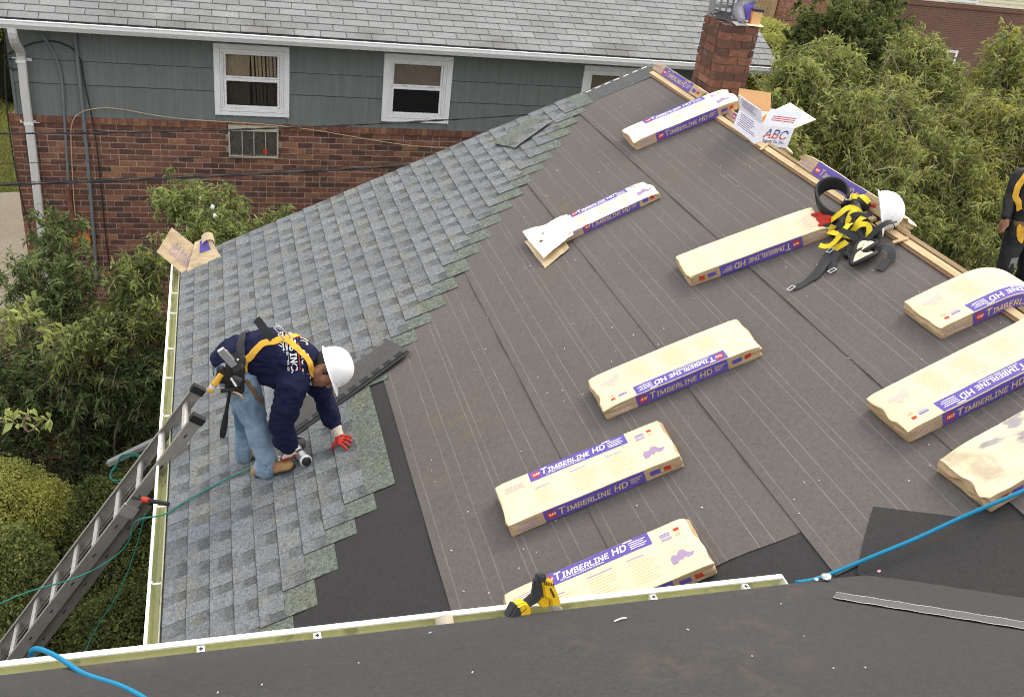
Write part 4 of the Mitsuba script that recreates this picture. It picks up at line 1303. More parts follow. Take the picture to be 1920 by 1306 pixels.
        v, f = text('GAF')
        letters(v, f, s0 + 0.024 * L, 0.040, 0.0165, 0.0030, print_, side)
        for q in range(5):
            x0, x1 = 0.04 * L, (0.165 - 0.01 * (q % 2)) * L
            patch(*((x0, x1) if side == 1 else (L - x1, L - x0)), 0.020 + q * 0.011, 0.024 + q * 0.011, 0.0012, ink, side, 3)
        for x0, x1, dst in ((0.815, 0.875, purple), (0.895, 0.935, logo)):
            x0, x1 = x0 * L, x1 * L
            patch(*((x0, x1) if side == 1 else (L - x1, L - x0)), 0.03, 0.062, 0.0014, dst, side, 4)
    if design != 'under':
        patch(p0, p1, W - bw, W - 0.006, 0.0012, fresh(panels))
        patch(p0 + 0.45 * L, p0 + 0.50 * L, W - 0.016, W - 0.009, 0.0020, print_)
        letters(MARK[0], MARK[1], p0 + 0.075 * L, W - bw + 0.024, 0.385 * L / tw, 0.0022, print_)
        patch(p0 + 0.018 * L, p0 + 0.064 * L, W - bw + 0.020, W - bw + 0.064, 0.0020, fresh(logos), 0, 3)
        letters(*text('GAF'), p0 + 0.023 * L, W - bw + 0.034, 0.0165, 0.0030, print_)
        letters(*text('LIFETIME HIGH DEFINITION SHINGLES'), p0 + 0.095 * L, W - bw + 0.009, 0.0088, 0.0022, print_)
        for q in range(4):
            patch(p0 + 0.475 * L, p0 + (0.565 - 0.012 * (q % 2)) * L, W - 0.030 - q * 0.013, W - 0.0255 - q * 0.013, 0.0020, print_, 0, 3)
        # columns of small print, a drawing of a roofed house, two marks and two flags
        for a0, rows, wd in ((0.205, 8, 0.13), (0.415, 10, 0.15), (0.63, 10, 0.15)):
            for q in range(rows):
                b = 0.205 - q * 0.0175 - (0.02 if a0 < 0.3 else 0)
                patch(a0 * L, (a0 + wd * (0.55 + 0.45 * r.random())) * L, b, b + (0.007 if q == 0 else 0.0045), 0.0010, ink if q == 0 else tanp, 0, 4)
        for q in range(4):
            patch(0.045 * L, (0.15 + 0.012 * (q % 2)) * L, 0.275 - q * 0.012, 0.279 - q * 0.012, 0.0010, ink, 0, 3)
        hv = G().prism([(0, 0), (0, 0.045), (0.018, 0.072), (0.045, 0.060), (0.062, 0.082), (0.088, 0.085), (0.115, 0.05), (0.15, 0.045), (0.13, 0.02), (0.10, 0.015), (0.085, 0.03), (0.07, 0.012), (0.05, 0.02), (0.03, 0.0)], 0, 0.01)
        letters(hv.mesh().vertices, hv.mesh().faces, 0.825 * L, 0.075, 0.85, 0.0012, ink)
        patch(0.825 * L, 0.93 * L, 0.150, 0.153, 0.0010, tanp, 0, 3)
        for a0, b0, dst in ((0.83, 0.262, purple), (0.83, 0.236, ink), (0.905, 0.270, logo), (0.905, 0.238, tanp)):
            patch(a0 * L, (a0 + (0.055 if a0 < 0.9 else 0.028)) * L, b0, b0 + 0.018, 0.0012, dst, 0, 4)
        for q in range(3):
            patch(0.83 * L, 0.885 * L, 0.266 + q * 0.005 - (q == 2) * 0.03, 0.268 + q * 0.005 - (q == 2) * 0.03, 0.0018, print_, 0, 3)
    else:
        for a0, rows, wd in ((0.10, 7, 0.13), (0.27, 9, 0.15), (0.46, 9, 0.15), (0.66, 8, 0.13), (0.82, 6, 0.10)):
            for q in range(rows):
                b = 0.03 + q * 0.030
                patch(a0 * L, (a0 + wd * (0.55 + 0.45 * r.random())) * L, b, b + 0.005, -0.0 + 0.001, tanp, 3 if False else 0, 4) if False else None
                A, B = np.meshgrid(np.linspace(a0 * L, (a0 + wd * (0.6 + 0.4 * r.random())) * L, 5), np.linspace(b, b + 0.0055, 2), indexing='ij')
                ink.grid(lay(np.stack([A.ravel(), B.ravel(), A.ravel() * 0 + H], 1), 0.001).reshape(5, 2, 3))
    for g in panels:
        put('printed_panel', g, 'm_purple', key)
    for g in logos:
        put('logo', g, 'm_red', key)
    put('printed_mark', purple, 'm_purple', key, kind='stuff')
    put('lettering', print_, 'm_print', key, kind='stuff')
    put('side_lettering', tanp, 'm_tan_print', key, kind='stuff')
    put('flag_mark', logo, 'm_red', key, kind='stuff')
    put('fine_print', ink, 'm_pale_ink' if design != 'far' else 'm_ink', key, kind='stuff')
    return key


def on_roof(u, v, ang, L=1.0, W=0.337, w=0.010, over=False, pitch=0.0):
    c, s = math.cos(math.radians(ang)), math.sin(math.radians(ang))

    def f(p):
        a, b = p[:, 0] - L / 2, p[:, 1] - W / 2
        q = np.stack([u + a * c - b * s, v + a * s + b * c, p[:, 2] + w + pitch * a], 1)
        return bend(q) if over else RP(q)

    return f


def on_ridge(v0, W=0.337, shift=0.015, w=0.0):
    """Lengthwise just beyond the ridge; along runs towards the viewer."""
    def f(p):
        sag = -0.02 * np.sin(p[:, 0] * 3)
        return BP(np.stack([p[:, 1] + shift, v0 - p[:, 0], p[:, 2] + w + sag * 0.3], 1))

    return f


bundle('unopened shingle bundle nearest the chimney end, its upper end resting on the ridge boards', on_roof(4.815, 7.635, -2.3), 'far', 1, white=0.8)
bundle('thin half-used shingle bundle with its torn white paper end hanging open', on_roof(3.70, 6.65, 3.4, 0.86, 0.28), 'far', 2, L=0.86, W=0.28, H=0.066, white=0.7)
bundle('shingle bundle lying face down, under the pile of yellow harness straps', on_roof(4.31, 5.335, -6.5, 1.0, 0.31), 'under', 3, W=0.31)
bundle('shingle bundle with upside-down lettering, alone in the middle of the bare felt', on_roof(3.33, 4.475, -2.4), 'near', 4, crumple=1.4)
bundle('shingle bundle with upright lettering, second nearest to the foreground gutter', on_roof(2.55, 3.905, -2.6), 'far', 5)
bundle('shingle bundle partly hidden by the foreground gutter, next to the yellow drill', on_roof(2.385, 3.155, -1.7), 'far', 6)
bundle('shingle bundle bent over the ridge at the right edge', on_roof(5.165, 3.965, 0.5, over=True), 'near', 7, crumple=1.3)
bundle('clean shingle bundle with big upside-down lettering at the right edge, below the bent one', on_roof(4.56, 3.405, 2.9), 'near', 8)
key = bundle('dirty blue-smeared shingle bundle at the right edge, beside the blue rope', on_roof(4.58, 2.865, 5.6), 'under', 9, crumple=1.6, dirt=1.0)
bundle('crumpled shingle bundle on the ridge left of the chimney', on_ridge(9.03, shift=-0.03), 'far', 10, L=1.12, H=0.10, crumple=1.8)
bundle('shingle bundle on the ridge, mostly hidden behind the open white box', on_ridge(7.52), 'far', 11, L=0.74, H=0.08, crumple=1.2)
bundle('crumpled shingle bundle on the ridge between the white box and the harness', on_ridge(6.16, shift=-0.035), 'far', 12, L=1.06, H=0.11, crumple=2.2)

def sheet(pts, n=18, amp=0.012, freq=7, seed=0):
    """A crumpled four-cornered sheet."""
    a, b, c, d = [np.asarray(p, float) for p in pts]
    u, v = np.meshgrid(np.linspace(0, 1, n), np.linspace(0, 1, n), indexing='ij')
    P3 = a * ((1 - u) * (1 - v))[..., None] + b * (u * (1 - v))[..., None] + c * (u * v)[..., None] + d * ((1 - u) * v)[..., None]
    nrm = np.cross(b - a, d - a)
    nrm /= np.linalg.norm(nrm)
    return P3 + nrm * (2 * amp * (meshkit.fbm(P3 * freq + seed * 13.1, 3, seed) - 0.5))[..., None]


# the torn paper end of the half-used bundle
tp = thing('torn_paper_flap', 'crumpled white paper torn open at the lower end of the thin bundle', 'paper')
rr = np.random.default_rng(4)


def rsheet(c, **k):
    return sheet([RP(q) for q in c], **k)


put('sheet', G().grid(rsheet([(3.42, 6.775, .078), (3.03, 6.80, .085), (3.06, 6.32, .055), (3.36, 6.45, .076)], n=26, amp=0.026, freq=9, seed=2), (-0.75, 0)), 'm_kraft', tp)
put('sheet', G().grid(rsheet([(3.30, 6.66, .035), (3.01, 6.70, .050), (3.035, 6.25, .018), (3.28, 6.36, .030)], n=26, amp=0.022, freq=9, seed=8), (0.55, 0)), 'm_kraft', tp)
put('tear', G().grid(rsheet([(3.13, 6.53, .093), (3.10, 6.54, .091), (3.10, 6.505, .091), (3.125, 6.51, .092)], n=4, amp=0.0)).grid(rsheet([(3.17, 6.62, .099), (3.155, 6.625, .099), (3.15, 6.605, .099), (3.165, 6.60, .099)], n=4, amp=0.0)), 'm_charcoal', tp, kind='stuff')

# torn paper sack at the corner of the eave
sack = thing('paper_sack', 'torn brown bundle wrapper folded open on the corner of the new shingles', 'wrapper')


pA, pB, pC, pD, pE_, pF = [np.array(p) for p in ((0.035, 8.88, 0.015), (-0.235, 9.15, 0.150), (-0.085, 9.30, 0.345), (0.245, 9.05, 0.150), (0.385, 8.91, 0.175), (0.265, 9.12, 0.335))]
put('panel', G().grid(sheet([pA, pB, pC, pD], n=34, amp=0.022, freq=9, seed=3), (0.60, 0)), 'm_kraft', sack)
put('panel', G().grid(sheet([pA + [0.01, 0.0, 0.02], pE_, pF, pC * 0.35 + pD * 0.65 + [0, 0.02, 0.04]], n=34, amp=0.026, freq=9, seed=5), (0.50, 0)), 'm_kraft', sack)
put('panel', G().grid(sheet([pA + [0, -0.012, 0], pE_ + [0, -0.012, -0.01], pE_ + [-0.01, -0.05, -0.04], pA + [0.0, -0.02, -0.01]], n=12, amp=0.006, seed=6), (0.6, 0)), 'm_kraft', sack)
pp, pq = G(), G()
s2 = sheet([pA + [0.01, -0.004, 0.024], pE_ + [0, -0.004, 0.004], pF + [0, -0.006, 0.004], pC * 0.35 + pD * 0.65 + [0, 0.014, 0.044]], n=40, amp=0.026, freq=9, seed=5)
pp.grid(s2[14:32, 20:38])
put('printed_panel', pp, 'm_purple', sack)
s1 = sheet([pA + [0.0, -0.004, 0.003], pB + [0.0, -0.004, 0.003], pC + [0, -0.004, 0.003], pD + [0, -0.004, 0.003]], n=60, amp=0.022, freq=9, seed=3)
for q in range(12):
    pq.grid(s1[10 + q * 3:11 + q * 3 + 1, 14:int(30 + 14 * rr.random())])
put('fine_print', pq, 'm_ink', sack, kind='stuff')
curl = smooth_path([pF + [-0.07, 0, -0.03], pF + [-0.04, -0.01, 0.035], pF + [0.02, -0.01, 0.04], pF + [0.045, -0.02, -0.01], pF + [0.03, -0.03, -0.05]], 24)
put('curl', G().grid(np.stack([curl, curl + [0.01, -0.055, -0.055]], 0), (0.4, 0)), 'm_kraft', sack)

# open white cardboard box on the ridge
box = thing('cardboard_box', 'open white cardboard box with red and blue lettering on the ridge', 'box')
P0, e1, e2, up = np.array([4.564, 6.73, 2.188]), np.array([0.01, 0.42, 0.012]), np.array([0.285, -0.03, -0.012]), np.array([0.022, 0.0, 0.165])


def board(pts, m, name, parent, th=0.004):
    a, b, c, d = [np.asarray(p, float) for p in pts]
    n = np.cross(b - a, d - a)
    n = n / np.linalg.norm(n) * th
    g = G().add([a, b, c, d, a + n, b + n, c + n, d + n], [[0, 1, 2, 3], [7, 6, 5, 4], [0, 4, 5, 1], [1, 5, 6, 2], [2, 6, 7, 3], [3, 7, 4, 0]])
    return put(name, g, m, parent)


put('base', G().quad(P0 + [0, 0, .004], P0 + e1 + [0, 0, .004], P0 + e1 + e2 + [0, 0, .004], P0 + e2 + [0, 0, .004]), 'm_card', box)
board([P0, P0 + e1, P0 + e1 + up, P0 + up], 'm_card_white', 'side', box)
board([P0 + e2, P0, P0 + up, P0 + e2 + up], 'm_card_white', 'side', box)
board([P0 + e1, P0 + e1 + e2, P0 + e1 + e2 + up, P0 + e1 + up], 'm_card_white', 'side', box)
board([P0 + e1 + e2, P0 + e2, P0 + e2 + up, P0 + e1 + e2 + up], 'm_card_white', 'side', box)
T0 = P0 + up
fl1, fl2 = np.array([-0.035, 0.0, 0.115]), np.array([0.065, 0.03, 0.125])
fl1 = np.array([-0.045, -0.005, 0.115])
board([T0, T0 + e1, T0 + e1 + fl1, T0 + fl1], 'm_card_white', 'flap', box)
board([T0 + e2, T0, T0 + fl2, T0 + e2 + fl2], 'm_card_white', 'flap', box)
board([T0 + e1 + [-0.02, 0.004, 0], T0 + e1 + e2 + [0, 0.004, 0], T0 + e1 + e2 + [-0.025, 0.03, 0.155], T0 + e1 + [-0.03, 0.03, 0.16]], 'm_card', 'flap', box)
board([T0 + e1 + e2, T0 + e2, T0 + e2 + [0.165, -0.02, 0.085], T0 + e1 + e2 + [0.165, 0.0, 0.085]], 'm_card_cream', 'flap', box)
blue, red, gry = G(), G(), G()
ex, ey = e2 / np.linalg.norm(e2), up / np.linalg.norm(up)
en = np.cross(ex, ey)
en /= np.linalg.norm(en)
if en[1] > 0:
    en = -en
vv_, ff_ = text('ABC', True, 0.22)
wide = vv_[:, 0].max() - vv_[:, 0].min()
for q, (y0, y1) in enumerate(((0.0, 0.13), (0.17, 0.30), (0.34, 0.47), (0.51, 0.64), (0.68, 0.81), (0.85, 1.05))):
    m = trimesh.Trimesh(vv_, ff_)
    m = trimesh.intersections.slice_mesh_plane(m, [0, 1, 0], [0, y0, 0])
    m = trimesh.intersections.slice_mesh_plane(m, [0, -1, 0], [0, y1, 0])
    if len(m.faces):
        v = np.array(m.vertices)
        p = P0 + ex * (0.040 + (v[:, :1] - vv_[:, 0].min()) / wide * 0.215) + ey * (0.064 + v[:, 1:2] * 0.074) + en * (0.0012 + v[:, 2:3] * 0.05)
        (red if q < 3 else blue).add(p, m.faces)
v, f = text('Supply Co. Inc.', True)
w_ = v[:, 0].max()
blue.add(P0 + ex * (0.050 + v[:, :1] / w_ * 0.195) + ey * (0.030 + v[:, 1:2] * 0.023) + en * (0.0012 + v[:, 2:3] * 0.05), f)


def lines_on(dest, o, dx, dy, nrm, rows, r):
    for i in range(rows):
        y = 0.82 - i * 0.64 / rows
        a, b = 0.12 + 0.05 * r.random(), 0.60 + 0.28 * r.random()
        h = 0.30 / rows
        dest.quad(o + dx * a + dy * y + nrm, o + dx * b + dy * y + nrm, o + dx * b + dy * (y + h) + nrm, o + dx * a + dy * (y + h) + nrm)


rb = np.random.default_rng(6)
lines_on(gry, P0 + e1, -e1, up, np.array([-0.0012, 0, 0]), 7, rb)
lines_on(gry, T0 + e1, -e1, fl1, np.array([-0.0014, 0, -0.0004]), 6, rb)
for i in range(3):
    o, y = T0 + en * 0.0016, 0.32 + 0.12 * i
    red.quad(o + e2 * 0.18 + fl2 * y, o + e2 * 0.88 + fl2 * y, o + e2 * 0.88 + fl2 * (y + 0.05), o + e2 * 0.18 + fl2 * (y + 0.05))
put('lettering', blue, 'm_blue', box, kind='stuff')
put('lettering', red, 'm_red', box, kind='stuff')
put('fine_print', gry, 'm_ink', box, kind='stuff')
op = thing('orange_packet', 'orange and yellow packet inside the open white box', 'packet')
put('packet', G().grid(sheet([P0 + e1 * 0.25 + e2 * 0.15, P0 + e1 * 0.5 + e2 * 0.5, P0 + e1 * 0.45 + e2 * 0.45 + up * 1.35, P0 + e1 * 0.2 + e2 * 0.1 + up * 1.25], amp=0.02)), 'm_orange', op)
put('top', G().grid(sheet([P0 + e1 * 0.45 + e2 * 0.45 + up * 1.35, P0 + e1 * 0.2 + e2 * 0.1 + up * 1.25, P0 + e1 * 0.15 + e2 * 0.2 + up * 1.5, P0 + e1 * 0.4 + e2 * 0.5 + up * 1.5], amp=0.01)), 'm_yellow', op)

# loose shingles
q = np.array([K['loose'][1], K['loose'][2]])
ang = math.atan2(q[1][1] - q[0][1], q[1][0] - q[0][0])
ca_, sa_ = math.cos(ang), math.sin(ang)


def laid(o, ang, w, tilt=0.0, flip=False):
    c, s = math.cos(ang), math.sin(ang)

    def f(p):
        # strip coordinates: u' across, v' along
        a, b = p[:, 1], p[:, 0]
        z = p[:, 2] if not flip else 0.02 - p[:, 2]
        return RP(np.stack([o[0] + a * c - b * s, o[1] + a * s + b * c, z + w + tilt * b + 0.012 * np.sin(a * 2.6)], 1))

    return f


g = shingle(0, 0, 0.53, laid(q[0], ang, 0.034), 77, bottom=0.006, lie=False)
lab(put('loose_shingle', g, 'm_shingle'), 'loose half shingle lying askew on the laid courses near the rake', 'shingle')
q = np.array([K['dark'][0][:2], K['dark'][1][:2]])
ang = math.atan2(q[1][1] - q[0][1], q[1][0] - q[0][0])
n_ = 30
for j, (off, w, lb) in enumerate(((np.array([0.0, 0.0]), 0.044, 'upper of two dark shingle strips lying face down in front of the kneeling roofer'), (np.array([0.012, -0.022]), 0.035, 'lower of two dark shingle strips lying face down, peeping out under the other'))):
    key = thing('face_down_shingle', lb, 'shingle')
    o = q[0] + off
    A, B = np.meshgrid(np.linspace(0, 1.0, n_), np.linspace(0, 0.32, 8), indexing='ij')
    c, s = math.cos(ang), math.sin(ang)
    Z = w + 0.020 * np.clip((A - 0.55), 0, 1) + 0.010 * np.sin(A * 5 + j) * (B / 0.3)
    P3 = np.stack([o[0] + A * c - B * s, o[1] + A * s + B * c, Z], -1)
    g = G().grid(RP(P3.reshape(-1, 3)).reshape(P3.shape))
    g.grid(RP(np.stack([P3[:, 0], P3[:, 0] - [0, 0, 0.006]]).reshape(-1, 3)).reshape(2, n_, 3)).grid(RP(np.stack([P3[-1], P3[-1] - [0, 0, 0.006]]).reshape(-1, 3)).reshape(2, 8, 3))
    put('sheet', g, 'm_charcoal' if j else 'm_backing', key)
    if j == 0:
        g = G()
        for a in np.arange(0.03, 0.95, 0.11):
            i0 = int(a * (n_ - 1))
            g.grid(RP((P3[i0:i0 + 3, 6:8] + [0, 0, 0.0015]).reshape(-1, 3)).reshape(-1, 2, 3))
        put('sealant_dash', g, 'm_tape', key, kind='stuff')
        g = G()
        for a in np.arange(0.0, 0.96, 0.10):
            i0 = int(a * (n_ - 1))
            Q = P3[i0:i0 + 3, 0:2] + [0, 0, 0.0015]
            g.grid(RP(Q.reshape(-1, 3)).reshape(-1, 2, 3))
        put('tar_line', g, 'm_black', key, kind='stuff')
mat('m_backing', proc(lambda p, n, uv: mi.Color3f(0.085, 0.085, 0.085) * (0.75 + 0.5 * noise(p.x * 120, p.y * 120, p.z * 120))), 0.9, 0.15)


# ------------------------------------------------------------------ harness, pads, hard hat and gloves by the ridge
def hard_hat(name, label, pos, R3, parent=None, m='m_hat'):
    """R3 rows: right, forward, up."""
    key = (lambda n, **k: free(f'{parent}__{n}'))(name) if parent else thing(name, label, 'hard hat')
    nu, nv = 48, 18
    ph = np.linspace(0, 2 * np.pi, nu + 1)
    P3, P4 = [], []
    for t in np.linspace(0, 1, nv):
        e = t * np.pi / 2
        ring, ring2 = [], []
        for a in ph:
            x, y = math.sin(a), math.cos(a)
            rad = math.sin(e) ** 0.92
            rib = 0.006 * math.exp(-(x * rad * 0.118 / 0.022) ** 2) * (1 - t ** 3) + 0.004 * (math.exp(-((abs(x) * rad * 0.118 - 0.045) / 0.010) ** 2)) * (1 - t ** 3)
            z = 0.132 * math.cos(e) ** 0.85 + rib
            ring.append([x * rad * 0.118, y * rad * 0.130, z])
            ring2.append([x * rad * 0.113, y * rad * 0.125, z - 0.006])
        P3.append(ring)
        P4.append(ring2)
    for k, (o, dz) in enumerate(((0.006, -0.004), (0.014, -0.008), (0.016, -0.012))):
        ring = []
        for a in ph:
            x, y = math.sin(a), math.cos(a)
            vis = max(0.0, y) ** 2.2 * 0.040 * (k + 1) / 3
            ring.append([x * (0.118 + o), y * (0.130 + o) + vis, dz - vis * 0.22])
        P3.append(ring)
    shell = np.array(P3) @ R3 + pos
    inner = np.array(P4[1:]) @ R3 + pos
    g = G().grid(shell).grid(inner, flip=True).grid(np.stack([shell[-1], inner[-1]]))
    kk = put('shell', g, m, key, smooth=True)
    return key


def box_frame(f, u):
    f = unit(np.asarray(f, float))
    u = np.asarray(u, float)
    u = unit(u - f * (u @ f))
    return np.stack([np.cross(f, u), f, u])


hp = KP('hat')[0]
hh = hard_hat('hard_hat', 'scuffed white hard hat lying on its side on top of the harness pile', hp + np.array([0.02, 0.0, 0.02]), box_frame((-0.15, -0.75, -0.62), (0.80, -0.42, 0.42)))
g = G()
for a, b in (((0.045, 0.12, 0.075), (0.052, 0.128, 0.050)), ((0.02, 0.135, 0.06), (-0.015, 0.145, 0.055)), ((-0.012, 0.135, 0.073), (-0.02, 0.142, 0.05))):
    R3 = box_frame((-0.15, -0.75, -0.62), (0.80, -0.42, 0.42))
    g.tube(np.array([a, b]) @ R3 + hp + np.array([0.02, 0.0, 0.02]), 0.004, 6)
put('scuff_mark', g, 'm_black', hh, kind='stuff')


def ribbon(pts, w, up=(0, 0, 1), th=0.003, n=40, twist=0.0):
    """A webbing strap along a path; up: the strap's normal (roughly)."""
    p = smooth_path(pts, n) if len(pts) > 2 else np.linspace(pts[0], pts[1], n)
    d = unit(np.gradient(p, axis=0))
    upv = np.broadcast_to(np.asarray(up, float), p.shape)
    s = unit(np.cross(d, upv))
    nn = np.cross(s, d)
    if twist:
        a = np.linspace(0, twist, n)[:, None]
        s, nn = s * np.cos(a) + nn * np.sin(a), nn * np.cos(a) - s * np.sin(a)
    ring = [(-w / 2, 0), (w / 2, 0), (w / 2, th), (-w / 2, th), (-w / 2, 0)]
    return G().grid(np.array([p + s * a + nn * b for a, b in ring]).transpose(1, 0, 2))


har = thing('safety_harness', 'heaped safety harness with yellow straps, black padding and silver buckles', 'harness')
pl = smooth_path(KP('pad_loop'), 50)
g = G()
ctr = pl.mean(0)
ring = []
for i in range(len(pl)):
    ring.append([pl[i] + NRM * a + unit(pl[i] - ctr) * b for a, b in ((-.038, -.012), (.038, -.012), (.043, 0), (.038, .012), (-.038, .012), (-.043, 0), (-.038, -.012))])
put('waist_pad', g.grid(np.array(ring)), 'm_black', har, smooth=True)
put('pad_binding', G().tube(pl + NRM * 0.043, 0.008, 6).tube(pl - NRM * 0.043, 0.009, 6), 'm_charcoal', har, smooth=True)
for k_, w_ in (('y1', .034), ('y2', .036), ('y3', .036), ('y4', .038), ('y5', .038), ('y6', .036)):
    put('yellow_strap', ribbon(KP(k_), w_, (-0.5, -0.6, 0.62)), 'm_yellow', har)
for k_, w_ in (('blk1', .046), ('blk2', .04), ('blk3', .05), ('blk4', .05), ('blk5', .055), ('blk6', .05)):
    put('black_strap', ribbon(KP(k_), w_, (-0.43, -0.1, 0.9)), 'm_charcoal', har)
rh_ = np.random.default_rng(23)
for q in range(5):                                        # loose loops of webbing through the heap
    c0 = np.array([4.86 + rh_.uniform(-.12, .16), 4.98 + rh_.uniform(-.16, .14), 0.10])
    a0, s0 = rh_.uniform(0, 6.28), rh_.uniform(0.05, 0.10)
    pts = [c0 + [s0 * math.cos(a0 + t) * 1.3, s0 * math.sin(a0 + t), 0.05 * math.sin(2 * t + q) + 0.02] for t in np.linspace(0, 4.2, 7)]
    put('black_strap' if q % 4 else 'yellow_strap', ribbon(RP(pts), 0.034, (-0.5, -0.5, 0.7), twist=rh_.uniform(-1, 1)), 'm_charcoal' if q % 4 else 'm_yellow', har)
bl = []
for p, rad in zip(KP('bag1'), (.055, .055, .045, .05)):
    bl.append((p, rad))
for p, rad in zip(KP('bag2'), (.045, .03, .03, .05, .05, .03)):
    bl.append((p, rad))
m = union([hull(bl[0], bl[1]), hull(bl[0], bl[2]), hull(bl[1], bl[3]), hull(bl[2], bl[3]), hull(bl[3], bl[4]), hull(bl[4], bl[5]), hull(bl[4], bl[6]), hull(bl[1], bl[7]), hull(bl[7], bl[8]), hull(bl[1], bl[9])])
put('padding', ruffle(soft(m, 0.012, 6), 0.012, 22, 3), 'm_black', har, smooth=True)


def buckle(p, ang, w=0.055, h=0.032, up=None):
    R3 = frame(np.array([math.cos(ang), math.sin(ang), 0]) @ ROOF, NRM if up is None else up)
    g = G()
    t = 0.006
    for lo, hi in (((-w / 2, -h / 2, 0), (w / 2, -h / 2 + t, t)), ((-w / 2, h / 2 - t, 0), (w / 2, h / 2, t)), ((-w / 2, -h / 2 + t, 0), (-w / 2 + t, h / 2 - t, t)), ((w / 2 - t, -h / 2 + t, 0), (w / 2, h / 2 - t, t))):
        g.box(lo, hi, fr=lambda v: v @ R3 + p)
    return g


for p, a in zip(KP('buck'), (0.3, 0.1, 0.9, 1.2, 1.2, 0.4)):
    put('buckle', buckle(p + NRM * 0.006, a, up=NRM if p is not None else None), 'm_steel', har)
xs_ = [KP('y1')[3] * 0.4 + KP('bag1')[0] * 0.6 + NRM * 0.045]
st = G()
for s in (-1, 1):
    st.box((-0.022, -0.002, 0), (0.022, 0.002, 0.003), fr=lambda v: (v @ rot([0, 0, 1], s * 0.9)) @ ROOF + xs_[0] + np.array([0, -0.03, 0.0]))
put('stitching', st, 'm_dim_white', har, kind='stuff')
for j, (p, a, lb) in enumerate(zip(KP('pads'), (0.35, 0.2), ('black and cream knee pad at the upper end of the roof, farther of the pair', 'black and cream knee pad at the upper end of the roof, nearer of the pair'))):
    kp = thing('knee_pad', lb, 'knee pad')
    R3 = frame(np.array([math.cos(a), math.sin(a), 0]) @ ROOF, NRM)
    th = np.linspace(0, 2 * np.pi, 33)
    rim = np.stack([0.092 * np.cos(th), 0.050 * np.sin(th) * (1 + 0.25 * np.cos(th)), -0.25 * 0.09 * np.cos(th) ** 2], 1)
    rim[:, 2] += 0.02
    put('rim', G().tube(rim @ R3 + p, 0.015, 8, caps=False), 'm_black', kp, smooth=True)
    ring = np.array([np.stack([rim[:, 0] * s, rim[:, 1] * s, rim[:, 2] + 0.018 * (1 - s ** 2)], 1) @ R3 + p for s in np.linspace(0.02, 1, 8)])
    put('cushion', G().grid(ring), 'm_card_cream', kp, smooth=True)
gl = thing('work_glove', 'red and black rubber-dipped work glove on the end of the face-down bundle', 'glove')
gp = KP('glove')
m = union([hull((gp[0], .035), (gp[4], .04)), hull((gp[0], .03), (gp[3], .034)), hull((gp[0], .018), (gp[1], .014)), hull((gp[0], .018), (gp[1] + [0.0, .03, .012], .014)), hull((gp[2], .018), (gp[2] + [-.05, .02, -.005], .013)), hull((gp[0], .02), (gp[2], .02)), hull((gp[4], .02), (gp[4] + [-.05, .0, .0], .015))])
gt = soft(m, 0.008, 5)
put('glove', ruffle(gt, 0.005, 40, 1), 'm_glove', gl, uv=np.tile([1.0, 0.0], (len(gt.vertices), 1)), smooth=True)
put('cuff', soft(hull((gp[4] + [0, -.01, -.01], .042), (gp[4] + [.05, -.03, -.03], .046)), 0.012, 3), 'm_black', gl, smooth=True)

# ------------------------------------------------------------------ ladder against the eave
lad = thing('extension_ladder', 'aluminium extension ladder leaning against the eave gutter', 'ladder')


def ladder_pt(s, y, off):
    """s: metres down from the top end; off: towards the sky from the rails' upper edge."""
    d = unit(np.array([-0.80, 0, -1.195]))
    nrm = np.array([-d[2], 0, d[0]]) * -1.0
    nrm = np.array([-1.195, 0, 0.80]) / math.hypot(1.195, 0.80)
    return np.array([0.155, y, 0.385]) + d * s + nrm * off


def rail(y, s0, s1, off0, off1, t=(0.15, 0), inner=1):
    g = G()
    w = 0.010
    prof = [(0, off0), (0.030 * inner, off0), (0.030 * inner, off0 - 0.004), (0.004 * inner, off0 - 0.004), (0.004 * inner, off1 + 0.004), (0.030 * inner, off1 + 0.004), (0.030 * inner, off1), (0, off1), (0, off0)]
    P3 = np.array([[ladder_pt(s, y + a, b) for a, b in prof] for s in np.linspace(s0, s1, 24)])
    return g.grid(P3, t)


YF, YN = 6.27, 5.85
for y, inn in ((YF, -1), (YN, 1)):
    put('rail', rail(y, 0.0, 4.05, 0.0, -0.088, (0.25, 0), inn), 'm_ladder', lad)
    put('rail', rail(y + 0.045 * -inn * -1 * 0 + inn * 0.036, 0.80, 4.05, -0.092, -0.182, (0.05, 0), inn), 'm_ladder', lad)
    c = G()
    for lo, hi in (((-0.030, -0.092), (0.022, 0.004)),):
        pts = [ladder_pt(s, y + a, b) for s in (-0.012, 0.045) for a in ((-0.006, 0.040) if inn > 0 else (-0.040, 0.006)) for b in (-0.094, 0.006)]
        c.add(pts, [[0, 1, 3, 2], [4, 6, 7, 5], [0, 4, 5, 1], [2, 3, 7, 6], [0, 2, 6, 4], [1, 5, 7, 3]])
    put('end_cap', c, 'm_black', lad)
    pts = [ladder_pt(s, y + a, b) for s in (0.775, 0.83) for a in ((0.03, 0.085) if inn > 0 else (-0.085, -0.03)) for b in (-0.188, -0.085)]
    put('end_cap', G().add(pts, [[0, 1, 3, 2], [4, 6, 7, 5], [0, 4, 5, 1], [2, 3, 7, 6], [0, 2, 6, 4], [1, 5, 7, 3]]), 'm_black', lad)


def rung(s, off, ya, yb, t):
    ring = [(-0.019, 0.0), (0.019, 0.0), (0.021, -0.010), (0.010, -0.030), (-0.010, -0.030), (-0.021, -0.010), (-0.019, 0.0)]
    P3 = np.array([[ladder_pt(s + a, y, off + b) for a, b in ring] for y in (ya, yb)])
    return G().grid(P3, t)


